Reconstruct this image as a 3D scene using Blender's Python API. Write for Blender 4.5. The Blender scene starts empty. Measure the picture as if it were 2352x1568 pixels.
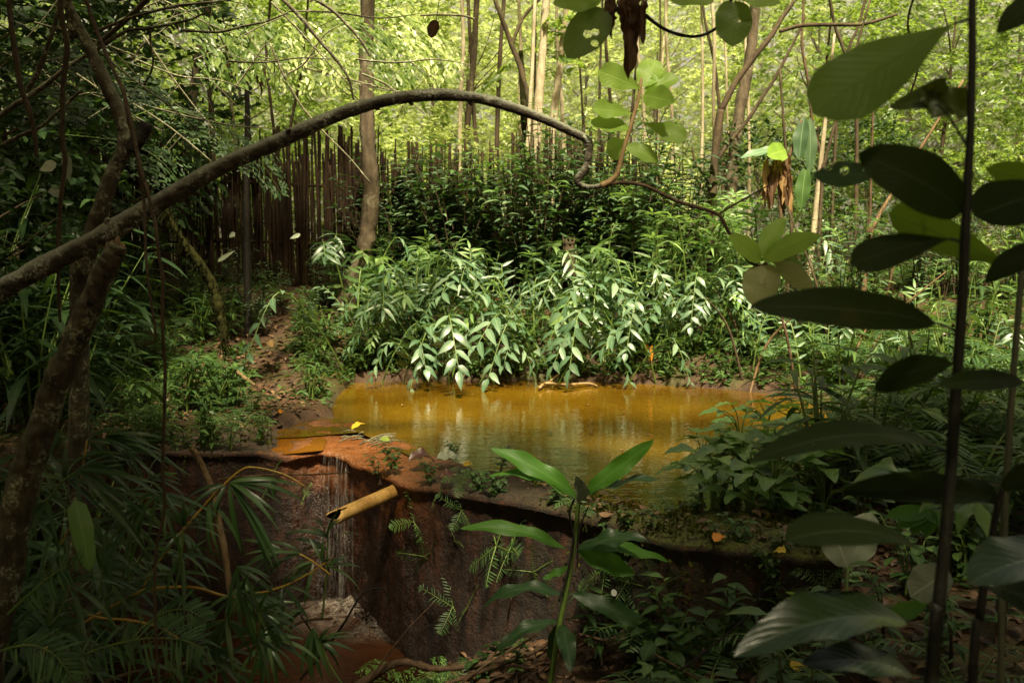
import bpy, math, random
from mathutils import Vector, Matrix, Quaternion, noise
SC = bpy.context.scene
COL = SC.collection
V = Vector
PI = math.pi
F = 2287.0                      # focal length in pixels of a 2352 px wide picture (35 mm lens)
CAM = V((0, 0, 1.3))
TH = math.atan(224 / F)
FW = V((0, math.cos(TH), -math.sin(TH))); UP = V((0, math.sin(TH), math.cos(TH)))

def ray(u, v):
    return FW + V((1, 0, 0)) * ((u - 1176) / F) + UP * ((784 - v) / F)
def P(u, v, y):                 # the place seen at (u, v) that stands y metres ahead
    d = ray(u, v); return CAM + d * (y / d.y)
def G(u, v, z=0.0):             # the place seen at (u, v) at height z
    d = ray(u, v); return CAM + d * ((z - CAM.z) / d.z)
def sstep(a, b, x):
    t = min(1, max(0, (x - a) / (b - a))); return t * t * (3 - 2 * t)
def lerp(a, b, t): return a + (b - a) * t
def rv(r, s=1.0): return V((r.uniform(-s, s), r.uniform(-s, s), r.uniform(-s, s)))

# ------------------------------------------------------------------ materials
MAT = {}
class NT:
    def __init__(s, name):
        s.m = bpy.data.materials.new(name); s.m.use_nodes = True
        s.t = s.m.node_tree; s.t.nodes.clear(); MAT[name] = s.m
        s.out = s.n('ShaderNodeOutputMaterial')
    def n(s, typ, inp=None, **kw):
        nd = s.t.nodes.new(typ)
        for k, v in kw.items(): setattr(nd, k, v)
        for k, v in (inp or {}).items():
            if hasattr(v, 'is_output'): s.t.links.new(v, nd.inputs[k])
            else:
                if isinstance(v, tuple) and len(v) == 3 and nd.inputs[k].type == 'RGBA': v = v + (1,)
                nd.inputs[k].default_value = v
        return nd
    def ramp(s, fac, stops, interp='LINEAR'):
        nd = s.n('ShaderNodeValToRGB', {'Fac': fac}); cr = nd.color_ramp; cr.interpolation = interp
        while len(cr.elements) < len(stops): cr.elements.new(0.5)
        for e, (p, c) in zip(cr.elements, stops):
            e.position = p
            if isinstance(c, (int, float)): c = (c, c, c)
            e.color = tuple(c) + (1,)
        return nd.outputs['Color']
    def mix(s, f, a, b, mode='MIX'):
        nd = s.n('ShaderNodeMix', data_type='RGBA', blend_type=mode)
        for i, v in ((0, f), (6, a), (7, b)):
            if hasattr(v, 'is_output'): s.t.links.new(v, nd.inputs[i])
            else: nd.inputs[i].default_value = v + (1,) if isinstance(v, tuple) and len(v) == 3 else v
        return nd.outputs[2]
    def math(s, op, a, b=0.0, c=0.0):
        nd = s.n('ShaderNodeMath', operation=op)
        for i, v in enumerate((a, b, c)):
            if hasattr(v, 'is_output'): s.t.links.new(v, nd.inputs[i])
            else: nd.inputs[i].default_value = v
        return nd.outputs[0]
    def noise(s, scale, detail=4, rough=.55, vec=None, stretch=None):
        if vec is None: vec = s.n('ShaderNodeTexCoord').outputs['Object']
        if stretch: vec = s.n('ShaderNodeMapping', {'Vector': vec, 'Scale': stretch}).outputs[0]
        return s.n('ShaderNodeTexNoise', {'Vector': vec, 'Scale': scale, 'Detail': detail, 'Roughness': rough}).outputs['Fac']
    def bump(s, h, strength=.3, dist=.01):
        return s.n('ShaderNodeBump', {'Height': h, 'Strength': strength, 'Distance': dist}).outputs[0]
    def bsdf(s, color, rough=.6, spec=.5, normal=None, **kw):
        i = {'Base Color': color, 'Roughness': rough, 'Specular IOR Level': spec}
        if normal is not None: i['Normal'] = normal
        i.update(kw)
        return s.n('ShaderNodeBsdfPrincipled', i).outputs[0]
    def done(s, sh): s.t.links.new(sh, s.out.inputs['Surface']); return s.m

def leafmat(name, dark, mid, light, trans, tf=.35, rough=.42, spec=.5, veins=0, holes=0.0, spots=0.0, cut=.47):
    a = NT(name)
    rnd = a.n('ShaderNodeNewGeometry').outputs['Random Per Island']
    orn = a.n('ShaderNodeObjectInfo').outputs['Random']
    k = a.math('ADD', a.math('MULTIPLY', rnd, .75), a.math('MULTIPLY', orn, .25))
    c = a.ramp(k, [(0, dark), (.55, mid), (1, light)])
    nz = a.noise(14, 3)
    c = a.mix(a.math('MULTIPLY', nz, .5), c, a.mix(.5, c, dark))
    tc = a.mix(k, trans, tuple(min(1, x * 1.25) for x in trans))
    uv = a.n('ShaderNodeUVMap').outputs[0]
    sp = a.n('ShaderNodeSeparateXYZ', {0: uv}); u, v = sp.outputs[0], sp.outputs[1]
    au = a.math('ABSOLUTE', a.math('SUBTRACT', u, .5))
    mv = a.math('SUBTRACT', 1, a.math('SMOOTH_MIN', a.math('MULTIPLY', au, 26), 1, .2))
    c = a.mix(a.math('MULTIPLY', mv, .55), c, tuple(min(1, x * 1.7 + .02) for x in light))
    tc = a.mix(a.math('MULTIPLY', mv, .7), tc, tuple(x * .35 for x in trans))
    nrm = None
    if veins:
        w = a.math('SINE', a.math('MULTIPLY', a.math('SUBTRACT', v, a.math('MULTIPLY', au, .55)), veins * 6.283))
        ww = a.math('POWER', a.math('ADD', a.math('MULTIPLY', w, .5), .5), 6)
        tc = a.mix(a.math('MULTIPLY', ww, .2), tc, tuple(x * .5 for x in trans))
        h = a.math('ADD', a.math('MULTIPLY', ww, -.6), a.math('ADD', a.math('MULTIPLY', mv, -1), a.math('MULTIPLY', a.noise(45, 3), .8)))
        nrm = a.bump(h, .2, .004)
        rough = a.math('ADD', a.math('MULTIPLY', a.noise(30, 4), .35), rough - .17)
    else:
        rough = a.math('ADD', a.math('MULTIPLY', a.noise(9, 2), .3), rough - .15)
    if spots:
        sn = a.ramp(a.noise(11, 4), [(.6, 0), (.72, 1)])
        c = a.mix(a.math('MULTIPLY', sn, spots), c, (.16, .09, .03))
        tc = a.mix(a.math('MULTIPLY', sn, spots), tc, (.2, .12, .03))
    b = a.bsdf(c, rough, spec, nrm)
    t = a.n('ShaderNodeBsdfTranslucent', {'Color': tc}).outputs[0]
    s = a.n('ShaderNodeMixShader', {0: tf, 1: b, 2: t}).outputs[0]
    if holes:
        vo = a.n('ShaderNodeTexVoronoi', {'Vector': a.n('ShaderNodeTexCoord').outputs['Object'], 'Scale': holes}).outputs['Distance']
        hn = a.math('ADD', vo, a.math('MULTIPLY', a.noise(holes * .6, 4), .55))
        hm = a.math('LESS_THAN', hn, cut)
        s = a.n('ShaderNodeMixShader', {0: hm, 1: s, 2: a.n('ShaderNodeBsdfTransparent').outputs[0]}).outputs[0]
    return a.done(s)

def barkmat(name, c1, c2, lichen, lf=.5, scale=18, stretch=(1, 1, .25), rough=.85, spec=.25, moss=0.0, bstr=.9):
    a = NT(name)
    n1 = a.noise(scale, 6, .65, stretch=stretch)
    n2 = a.noise(scale * .35, 5, .6)
    n3 = a.noise(scale * 2.2, 4, .6)
    c = a.ramp(n1, [(.3, c1), (.68, c2)])
    lm = a.ramp(n2, [(.5, 0), (.62, 1)])
    lm2 = a.ramp(n3, [(.46, 0), (.6, 1)])
    c = a.mix(a.math('MULTIPLY', a.math('MULTIPLY', lm, lm2), lf), c, lichen)
    if moss:
        nz = a.n('ShaderNodeSeparateXYZ', {0: a.n('ShaderNodeNewGeometry').outputs['Normal']}).outputs[2]
        mm = a.math('MULTIPLY', a.ramp(a.math('ADD', nz, a.math('MULTIPLY', n2, .8)), [(.3, 0), (.95, 1)]), moss)
        c = a.mix(mm, c, lichen)  # lichen on upward faces; its paleness also paints in light from above
    return a.done(a.bsdf(c, rough, spec, a.bump(a.math('ADD', n1, a.math('MULTIPLY', n3, .4)), bstr, .015)))

# foliage:        name        dark             mid             light           light passing through
leafmat('ginger',  (.028,.075,.032), (.085,.165,.085), (.25,.35,.22), (.11,.22,.05), .22, .42, .8, spots=.3)
leafmat('ginger_fresh', (.06,.14,.035), (.16,.29,.085), (.34,.47,.17), (.25,.42,.08), .36, .45, .6)
leafmat('shrub_dark', (.018,.042,.018), (.05,.10,.045), (.15,.23,.11), (.06,.13,.02), .22, .5, .45)
leafmat('shrub_mid', (.03,.07,.018), (.08,.16,.045), (.2,.3,.1), (.14,.26,.035), .33, .5, .45)
leafmat('wood_bright', (.05,.095,.018), (.27,.36,.09), (.78,.82,.45), (.62,.74,.20), .44, .40, .8)  # bright copy: sunlight on the wood is put into the colour
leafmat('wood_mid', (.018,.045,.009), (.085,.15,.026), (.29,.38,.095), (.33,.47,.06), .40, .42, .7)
leafmat('wood_dark', (.008,.022,.008), (.018,.046,.012), (.045,.09,.022), (.05,.10,.012), .3, .5, .4)  # dark copy: shade in the wood is put into the colour
leafmat('canopy', (.012,.03,.008), (.025,.055,.012), (.05,.09,.02), (.04,.08,.01), .25, .55, .4)
leafmat('fern', (.018,.048,.015), (.05,.11,.034), (.12,.21,.07), (.09,.19,.025), .3, .5, .4)
leafmat('fern_bright', (.06,.14,.03), (.13,.27,.06), (.25,.42,.10), (.25,.42,.06), .35, .5, .4)
leafmat('herb', (.018,.045,.012), (.045,.10,.024), (.12,.20,.05), (.11,.2,.025), .3, .5, .4)
leafmat('bamboo_leaf', (.014,.036,.010), (.034,.08,.02), (.08,.14,.035), (.06,.13,.015), .25, .38, .5)
leafmat('arrow_leaf', (.05,.12,.03), (.12,.23,.06), (.24,.38,.12), (.2,.38,.05), .35, .34, .8, veins=9)
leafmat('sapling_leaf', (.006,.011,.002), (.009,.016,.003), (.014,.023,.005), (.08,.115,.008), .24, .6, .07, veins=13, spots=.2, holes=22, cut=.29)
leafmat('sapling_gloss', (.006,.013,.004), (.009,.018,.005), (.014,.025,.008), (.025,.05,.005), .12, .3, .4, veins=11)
leafmat('sapling_lit', (.035,.065,.006), (.05,.095,.010), (.07,.13,.014), (.27,.40,.025), .62, .5, .2, veins=13)  # lit copy of the sapling leaf, light put into its colour
leafmat('sapling_curl', (.03,.05,.01), (.05,.07,.012), (.07,.09,.015), (.12,.14,.01), .4, .5, .4, veins=9, spots=.8)
leafmat('sapling_hole', (.012,.028,.009), (.018,.038,.010), (.03,.05,.014), (.05,.09,.01), .25, .4, .5, veins=13, holes=34)
leafmat('sun_leaf', (.20,.34,.05), (.28,.44,.07), (.36,.52,.10), (.50,.70,.12), .55, .45, .4, veins=10)
leafmat('pale_leaf', (.25,.27,.12), (.32,.33,.15), (.4,.4,.2), (.45,.45,.18), .5, .5, .4, veins=10, spots=.5)
leafmat('holed_leaf', (.09,.15,.03), (.12,.19,.04), (.16,.24,.06), (.26,.36,.06), .55, .5, .4, veins=10, holes=26)
leafmat('seedling_leaf', (.035,.10,.010), (.05,.135,.014), (.07,.17,.022), (.16,.36,.025), .4, .5, .3, veins=12)
leafmat('seedling_dark', (.012,.032,.010), (.018,.046,.013), (.03,.065,.018), (.05,.11,.01), .25, .42, .35, veins=12)
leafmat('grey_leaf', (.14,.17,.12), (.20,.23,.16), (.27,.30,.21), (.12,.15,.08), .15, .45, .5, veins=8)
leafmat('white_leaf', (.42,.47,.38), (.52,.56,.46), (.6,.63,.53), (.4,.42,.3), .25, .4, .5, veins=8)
leafmat('dead_leaf', (.035,.018,.008), (.075,.036,.014), (.14,.075,.03), (.15,.07,.02), .2, .65, .3)
leafmat('dead_pale', (.16,.09,.035), (.24,.15,.06), (.34,.22,.09), (.2,.1,.03), .2, .6, .3)
leafmat('litter', (.035,.018,.010), (.095,.05,.026), (.25,.15,.075), (.1,.05,.012), .1, .5, .5)
leafmat('yellow_leaf', (.5,.33,.02), (.6,.42,.03), (.65,.5,.06), (.6,.4,.02), .3, .5, .4)
leafmat('orange_leaf', (.45,.16,.02), (.55,.22,.02), (.62,.3,.03), (.6,.25,.02), .3, .5, .4)
leafmat('maroon_leaf', (.05,.016,.01), (.07,.022,.013), (.1,.035,.02), (.1,.02,.01), .1, .35, .6, veins=8)
leafmat('petal', (.8,.8,.75), (.82,.82,.78), (.85,.85,.8), (.8,.8,.7), .4, .5, .4)
leafmat('moss_tuft', (.02,.026,.004), (.05,.056,.007), (.11,.12,.016), (.08,.09,.01), .3, .9, .1)
leafmat('moss_hang', (.004,.005,.001), (.007,.008,.001), (.014,.015,.002), (.01,.011,.002), .25, .9, .05)

barkmat('bark_arch', (.016,.011,.007), (.12,.09,.055), (.62,.64,.50), .95, 50, (.5, 1, 1), .7, .35, .6, 1.5)
barkmat('bark_dark', (.018,.013,.008), (.10,.075,.045), (.40,.41,.26), .95, 46, (1, 1, .35), .85, .25, .35, 1.3)
barkmat('bark_trunk', (.035,.026,.016), (.13,.10,.065), (.25,.24,.16), .65, 14, (1, 1, .35), .85, .25)
barkmat('bark_pale', (.20,.16,.10), (.5,.43,.30), (.6,.54,.4), .5, 12, (1, 1, .4), .8, .3, bstr=.4)
barkmat('bark_wood', (.02,.014,.009), (.085,.06,.035), (.16,.16,.07), .5, 10, (1, 1, .3), .85, .25)
barkmat('bark_twig', (.03,.018,.01), (.10,.065,.035), (.2,.17,.1), .3, 40, (1, 1, .3), .8, .3)
barkmat('bark_black', (.005,.004,.003), (.016,.012,.008), (.04,.04,.02), .4, 30, (1, 1, .4), .7, .3)
barkmat('mossy', (.010,.010,.003), (.02,.02,.004), (.035,.038,.007), .8, 40, (1, 1, 1), .95, .1)
barkmat('cane_yellow', (.22,.12,.015), (.42,.26,.03), (.5,.36,.06), .3, 20, (1, 1, .3), .4, .5, bstr=.15)
barkmat('cane_green', (.05,.09,.015), (.11,.17,.03), (.2,.24,.06), .3, 20, (1, 1, .3), .45, .5, bstr=.15)
barkmat('stem_sapling', (.004,.004,.002), (.012,.011,.006), (.025,.026,.012), .3, 60, (1, 1, .4), .6, .3, bstr=.4)
barkmat('stem_pale', (.06,.065,.04), (.11,.115,.07), (.16,.16,.1), .3, 60, (1, 1, .4), .6, .4, bstr=.4)
barkmat('stick', (.07,.042,.02), (.22,.14,.07), (.3,.24,.15), .4, 30, (1, 1, .3), .8, .3)
barkmat('sap_pink', (.2,.12,.05), (.36,.24,.11), (.45,.36,.2), .3, 40, (1, 1, .3), .6, .4, bstr=.2)
barkmat('fence_pole', (.004,.002,.001), (.030,.016,.007), (.075,.047,.021), .3, 12, (1, 1, .15), .85, .2, bstr=.5)
barkmat('root_brown', (.035,.02,.011), (.13,.08,.045), (.2,.15,.1), .3, 30, (1, 1, .3), .8, .3)

def mat_pipe():
    a = NT('bamboo_pipe')
    n1 = a.noise(9, 5); n2 = a.noise(60, 4); n3 = a.noise(26, 4, .6)
    c = a.ramp(n1, [(.3, (.18, .09, .02)), (.5, (.32, .18, .045)), (.7, (.46, .30, .11))])
    c = a.mix(a.ramp(n2, [(.56, 0), (.7, .75)]), c, (.10, .055, .012))
    c = a.mix(a.ramp(n3, [(.62, 0), (.72, .6)]), c, (.62, .5, .3))
    a.done(a.bsdf(c, .55, .4, a.bump(n2, .5, .004)))
mat_pipe()
def mat_hollow():
    a = NT('pipe_hollow_shade'); a.done(a.bsdf((.02, .012, .006), .9, .1))  # shade inside the pipe is put into this near-black colour
mat_hollow()

def mat_ground():
    a = NT('ground_soil')
    n1 = a.noise(1.1, 6, .6); n2 = a.noise(9, 6, .65); n3 = a.noise(55, 4, .7)
    c = a.ramp(n2, [(.3, (.018, .010, .006)), (.55, (.055, .031, .016)), (.75, (.12, .07, .036))])
    c = a.mix(a.ramp(n1, [(.45, 0), (.62, .75)]), c, (.062, .032, .014))
    c = a.mix(a.ramp(n3, [(.6, 0), (.72, .7)]), c, (.17, .11, .06))
    mo = a.math('MULTIPLY', a.ramp(a.noise(2.3, 5), [(.5, 0), (.6, 1)]), a.ramp(n3, [(.35, 0), (.6, .8)]))
    c = a.mix(mo, c, (.05, .062, .012))
    h = a.math('ADD', a.math('MULTIPLY', n2, 1.0), a.math('MULTIPLY', n3, .5))
    a.done(a.bsdf(c, a.ramp(n1, [(.35, .85), (.65, .55)]), .35, a.bump(h, .9, .03)))
mat_ground()

def mat_wall():
    a = NT('dam_concrete')
    oc = a.n('ShaderNodeTexCoord').outputs['Object']
    sp = a.n('ShaderNodeSeparateXYZ', {0: oc}); x, y, z = sp.outputs
    X = a.math('MULTIPLY', a.math('ADD', x, 2.2), .25); Z = a.math('ADD', z, 1.35)
    nz = a.n('ShaderNodeSeparateXYZ', {0: a.n('ShaderNodeNewGeometry').outputs['Normal']}).outputs[2]
    top = a.ramp(a.math('MULTIPLY', a.ramp(nz, [(.35, 0), (.75, 1)]), a.math('GREATER_THAN', z, -.12)), [(0, 0), (1, 1)])
    n1 = a.noise(5, 6, .65, vec=oc); n2 = a.noise(26, 5, .65, vec=oc); n3 = a.noise(70, 4, .7, vec=oc)
    st = a.noise(9, 6, .65, vec=oc, stretch=(1.6, 1.6, .14))
    face = a.ramp(st, [(.3, (.005, .002, .001)), (.48, (.020, .006, .0018)), (.62, (.060, .016, .004)), (.78, (.11, .033, .008))])  # rust streaks; the front's shade is put into the dark colours too
    dk = a.ramp(a.math('MULTIPLY', a.math('ADD', Z, a.math('MULTIPLY', n1, .5)), .6), [(.3, .3), (.85, 1)])   # darker low down
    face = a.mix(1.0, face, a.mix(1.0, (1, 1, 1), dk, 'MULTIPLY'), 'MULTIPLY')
    face = a.mix(a.ramp(n2, [(.5, 0), (.62, .7)]), face, (.012, .006, .003))
    face = a.mix(a.ramp(n3, [(.62, 0), (.7, .5)]), face, (.16, .10, .05))
    fm = a.math('MULTIPLY', a.ramp(a.math('ADD', X, a.math('MULTIPLY', n1, .2)), [(.6, 0), (.82, 1)]), a.ramp(n2, [(.42, 0), (.6, .8)]))
    face = a.mix(fm, face, (.016, .020, .006))
    wet = a.ramp(a.math('ADD', X, a.math('MULTIPLY', a.math('SUBTRACT', n1, .5), .2)), [(.17, 0), (.23, 1), (.38, 1), (.47, 0)])  # -x side is under running water
    wetc = a.ramp(n1, [(.3, (.08, .026, .006)), (.5, (.18, .064, .014)), (.68, (.30, .14, .055))])
    wetc = a.mix(a.ramp(n3, [(.55, 0), (.68, .5)]), wetc, (.55, .36, .22))
    dry = a.ramp(n2, [(.3, (.016, .010, .005)), (.7, (.07, .044, .023))])
    mossk = a.math('MULTIPLY', a.ramp(a.math('ADD', X, a.math('MULTIPLY', a.math('SUBTRACT', n1, .5), .3)), [(.58, 0), (.70, 1)]), a.ramp(n2, [(.36, 0), (.5, 1)]))
    dry = a.mix(mossk, dry, a.ramp(n3, [(.3, (.035, .042, .007)), (.7, (.12, .13, .022))]))
    topc = a.mix(wet, dry, wetc)
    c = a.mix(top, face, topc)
    lip = a.math('MULTIPLY', a.math('MULTIPLY', wet, a.ramp(a.math('MULTIPLY', a.math('ADD', Z, a.math('MULTIPLY', n2, .3)), .6), [(.72, 0), (.86, 1)])), .8)
    c = a.mix(lip, c, (.22, .07, .016))
    ro = a.mix(wet, a.ramp(n2, [(.3, .75), (.7, .95)]), a.ramp(n3, [(.4, .12), (.62, .5)]))
    h = a.math('ADD', n2, a.math('ADD', a.math('MULTIPLY', n3, .5), a.math('MULTIPLY', st, 1.2)))
    a.done(a.bsdf(c, ro, .5, a.bump(h, .8, .03)))
mat_wall()

def mat_water(name, c1, c2, rip, bstr, rough=.04, sc=1.4, stretch=(1, 2.6, 1)):
    a = NT(name)
    n1 = a.noise(sc, 4, .55)
    c = a.ramp(n1, [(.32, c1), (.68, c2)])
    h = a.math('ADD', a.noise(rip, 3, .5, stretch=stretch), a.math('MULTIPLY', a.noise(rip * 3.1, 2, .5, stretch=stretch), .35))
    return a.done(a.bsdf(c, rough, .5, a.bump(h, bstr, .02), IOR=1.33))
mat_water('pool_water', (.058, .027, .0015), (.135, .076, .004), 5, .16, sc=.9, stretch=(1, 2.2, 1))
mat_water('stream_water', (.016, .006, .003), (.04, .015, .006), 12, .5, .12)
mat_water('puddle_water', (.13, .045, .004), (.2, .075, .007), 10, .12, .08)

def mat_fall():
    a = NT('falling_water')
    uv = a.n('ShaderNodeUVMap').outputs[0]
    st = a.noise(1, 5, .65, vec=uv, stretch=(60, 2.2, 1)); st2 = a.noise(1, 3, .6, vec=uv, stretch=(150, 14, 1))
    al = a.math('MULTIPLY', a.ramp(st, [(.53, 0), (.72, .5)]), a.ramp(st2, [(.35, .1), (.7, 1)]))
    b = a.n('ShaderNodeMixShader', {0: .55, 1: a.bsdf((.85, .8, .74), .3, .6), 2: a.n('ShaderNodeBsdfTranslucent', {'Color': (.85, .8, .74)}).outputs[0]}).outputs[0]
    s = a.n('ShaderNodeMixShader', {0: al, 1: a.n('ShaderNodeBsdfTransparent').outputs[0], 2: b}).outputs[0]
    a.done(s)
    a = NT('water_foam')
    n = a.noise(16, 6, .7); n2 = a.noise(50, 4, .7)
    uvv = a.n('ShaderNodeSeparateXYZ', {0: a.n('ShaderNodeUVMap').outputs[0]}).outputs[0]
    al = a.math('MULTIPLY', a.ramp(a.math('ADD', a.math('MULTIPLY', n, .6), a.math('MULTIPLY', n2, .4)), [(.42, 0), (.62, .8)]), a.ramp(uvv, [(.1, 1), (.95, 0)]))
    b = a.bsdf((.36, .30, .25), .5, .5, a.bump(n2, .6, .02))
    a.done(a.n('ShaderNodeMixShader', {0: al, 1: a.n('ShaderNodeBsdfTransparent').outputs[0], 2: b}).outputs[0])
mat_fall()

# ------------------------------------------------------------------ mesh building
PROF = {'ell': (.75, .75), 'lance': (.62, 1.15), 'obov': (1.35, .5), 'narrow': (.5, .85), 'oval': (.55, .6), 'strap': (.28, .5)}
_pm = {}
def prof(name, s):
    if name == 'heart':
        return (min(1, (s / .10) ** .5) * (1 - s) ** .62 * 1.05) if s < 1 else 0
    a, b = PROF[name]
    if name not in _pm: _pm[name] = max((i / 60) ** a * (1 - i / 60) ** b for i in range(61))
    return (s ** a) * ((1 - s) ** b) / _pm[name]

class MB:
    def __init__(s): s.v = []; s.f = []; s.uv = []; s.mi = []
    def face(s, idx, uv, mi=0): s.f.append(idx); s.uv.append(uv); s.mi.append(mi)
    def hexleaf(s, b, t, n, w, fold=.25, mi=0):
        a = t - b; L = a.length
        if L < 1e-6: return
        sd = a.cross(n)
        if sd.length < 1e-6: sd = a.cross(V((.3, .5, .8)))
        sd.normalize(); nn = sd.cross(a).normalized(); h = w * .5; o = len(s.v)
        up = nn * (fold * h)
        s.v += [b, b + a * .3 + sd * h + up, b + a * .68 + sd * h * .78 + up, t - nn * (.06 * L),
                b + a * .68 - sd * h * .78 + up, b + a * .3 - sd * h + up]
        s.face((o, o + 1, o + 2, o + 3), ((.5, 0), (1, .3), (1, .7), (.5, 1)), mi)
        s.face((o, o + 3, o + 4, o + 5), ((.5, 0), (.5, 1), (0, .7), (0, .3)), mi)
    def leaf(s, b, t, n, w, seg=8, shape='ell', arch=0., fold=.18, wave=0., cols=2, twist=0., curl=0., mi=0, rnd=None):
        a = t - b; L = a.length
        sd = a.cross(n)
        if sd.length < 1e-6: sd = a.cross(V((.3, .5, .8)))
        sd.normalize(); nn = sd.cross(a).normalized(); o = len(s.v); ph = (rnd or random).uniform(0, 6)
        k = cols * 2 + 1
        for i in range(seg + 1):
            q = i / seg; hw = max(prof(shape, q) * w * .5, w * .006)
            c = b + a * q + nn * (arch * 4 * q * (1 - q) * L)
            if curl: c = c - nn * (curl * L * max(0, q - .5) ** 2 * 4)
            sdq = Quaternion(a.normalized(), twist * q) @ sd if twist else sd
            nq = sdq.cross(a).normalized() if twist else nn
            for j in range(k):
                m = (j / (k - 1)) * 2 - 1
                off = sdq * (m * hw) + nq * (fold * hw * abs(m) ** 1.3)
                if wave: off = off + nq * (wave * w * math.sin(q * 15 + ph + (m > 0) * 1.7) * m * m * (prof(shape, q)))
                s.v.append(c + off)
        for i in range(seg):
            for j in range(k - 1):
                p = o + i * k + j
                s.face((p, p + 1, p + k + 1, p + k), ((j / (k - 1), i / seg), ((j + 1) / (k - 1), i / seg), ((j + 1) / (k - 1), (i + 1) / seg), (j / (k - 1), (i + 1) / seg)), mi)
    def tube(s, pts, rad, seg=8, n=None, jit=0., rnd=None, cap=True, mi=0, lump=0.):
        if n: pts, rad = smooth(pts, rad, n)
        if isinstance(rad, (int, float)): rad = [rad] * len(pts)
        o = len(s.v); t0 = (pts[1] - pts[0]).normalized()
        ref = V((0, 0, 1)) if abs(t0.z) < .9 else V((1, 0, 0))
        nx = t0.cross(ref).normalized(); L = 0
        for i, p in enumerate(pts):
            t = (pts[min(i + 1, len(pts) - 1)] - pts[max(i - 1, 0)])
            t = t.normalized() if t.length > 1e-9 else t0
            nx = (nx - t * nx.dot(t)); nx = nx.normalized() if nx.length > 1e-6 else t.orthogonal().normalized()
            ny = t.cross(nx)
            for j in range(seg):
                an = 2 * PI * j / seg; r = rad[i]
                d = nx * math.cos(an) + ny * math.sin(an)
                if jit: r *= 1 + jit * noise.noise((p + d * rad[i]) * (1.2 / max(rad[i], .004)))
                if lump: r *= 1 + lump * noise.noise(p * (.35 / max(rad[i], .01)) + V((7, 3, 1)))
                s.v.append(p + d * r)
            if i: L += (p - pts[i - 1]).length
        m = len(pts)
        for i in range(m - 1):
            for j in range(seg):
                k = (j + 1) % seg
                s.face((o + i * seg + j, o + i * seg + k, o + (i + 1) * seg + k, o + (i + 1) * seg + j),
                       ((j / seg, i / m), ((j + 1) / seg, i / m), ((j + 1) / seg, (i + 1) / m), (j / seg, (i + 1) / m)), mi)
        if cap:
            e = o + (m - 1) * seg
            s.face(tuple(o + j for j in reversed(range(seg))), tuple((.5, 0) for _ in range(seg)), mi)
            s.face(tuple(e + j for j in range(seg)), tuple((.5, 1) for _ in range(seg)), mi)
    def mesh(s, name, mats, base=V((0, 0, 0)), smooth_=True):
        me = bpy.data.meshes.new(name)
        me.from_pydata([tuple(v - base) for v in s.v], [], s.f)
        ul = me.uv_layers.new(name='UVMap')
        flat = [c for uv in s.uv for p in uv for c in p]
        ul.data.foreach_set('uv', flat)
        for m in ([mats] if isinstance(mats, str) else mats): me.materials.append(MAT[m])
        if any(s.mi): me.polygons.foreach_set('material_index', s.mi)
        if smooth_: me.polygons.foreach_set('use_smooth', [True] * len(s.f))
        me.update(); return me

def smooth(pts, rad, n):
    if isinstance(rad, (int, float)): rad = [rad] * len(pts)
    op, orr = [], []
    m = len(pts) - 1
    for i in range(m):
        p0, p1, p2, p3 = pts[max(i - 1, 0)], pts[i], pts[i + 1], pts[min(i + 2, m)]
        for k in range(n):
            t = k / n
            op.append(.5 * ((2 * p1) + (p2 - p0) * t + (2 * p0 - 5 * p1 + 4 * p2 - p3) * t * t + (3 * p1 - p0 - 3 * p2 + p3) * t ** 3))
            orr.append(lerp(rad[i], rad[i + 1], t))
    op.append(pts[-1]); orr.append(rad[-1]); return op, orr

def pc(spec, y=None):           # (u, v[, y], r px) -> points and radii in metres
    pts, rad = [], []
    for q in spec:
        if len(q) == 4: u, v, yy, r = q
        else: u, v, r = q; yy = y
        pts.append(P(u, v, yy)); rad.append(r * yy / F)
    return pts, rad

class Thing:
    def __init__(s, name, label, cat, base, group=None):
        s.base = V(base); s.o = bpy.data.objects.new(name, None); COL.objects.link(s.o)
        s.o.empty_display_size = .1; s.o.location = s.base
        s.o['label'] = label; s.o['category'] = cat
        if group: s.o['group'] = group
    def part(s, name, mb, mats, parent=None, label=None):
        o = bpy.data.objects.new(name, mb.mesh(name, mats, s.base)); COL.objects.link(o); o.parent = parent or s.o
        if label: o['label'] = label
        return o
def solo(name, mb, mats, label, cat, base, group=None, kind=None, smooth_=True):
    base = V(base)
    o = bpy.data.objects.new(name, mb.mesh(name, mats, base, smooth_)); COL.objects.link(o); o.location = base
    if kind: o['kind'] = kind
    if label: o['label'] = label
    if cat: o['category'] = cat
    if group: o['group'] = group
    return o
def dup(root, loc, rotz=0, sc=1., label=None, group=None, tilt=(0, 0), squash=1.):
    r = root.copy(); COL.objects.link(r); r.location = loc
    r.rotation_euler = (tilt[0], tilt[1], rotz); r.scale = (sc, sc, sc * squash)
    if label: r['label'] = label
    if group: r['group'] = group
    for ch in list(root.children):
        c = ch.copy(); COL.objects.link(c); c.parent = r
        for g in ch.children:
            d = g.copy(); COL.objects.link(d); d.parent = c
    return r
def place(protos, used, i, loc, rotz, sc, label, group, tilt=(0, 0), squash=1.):
    p = protos[i]
    if i in used: return dup(p, loc, rotz, sc, label, group, tilt, squash)
    used.add(i); p.location = loc; p.rotation_euler = (tilt[0], tilt[1], rotz); p.scale = (sc, sc, sc * squash)
    p['label'] = label
    if group: p['group'] = group
    return p

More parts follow.
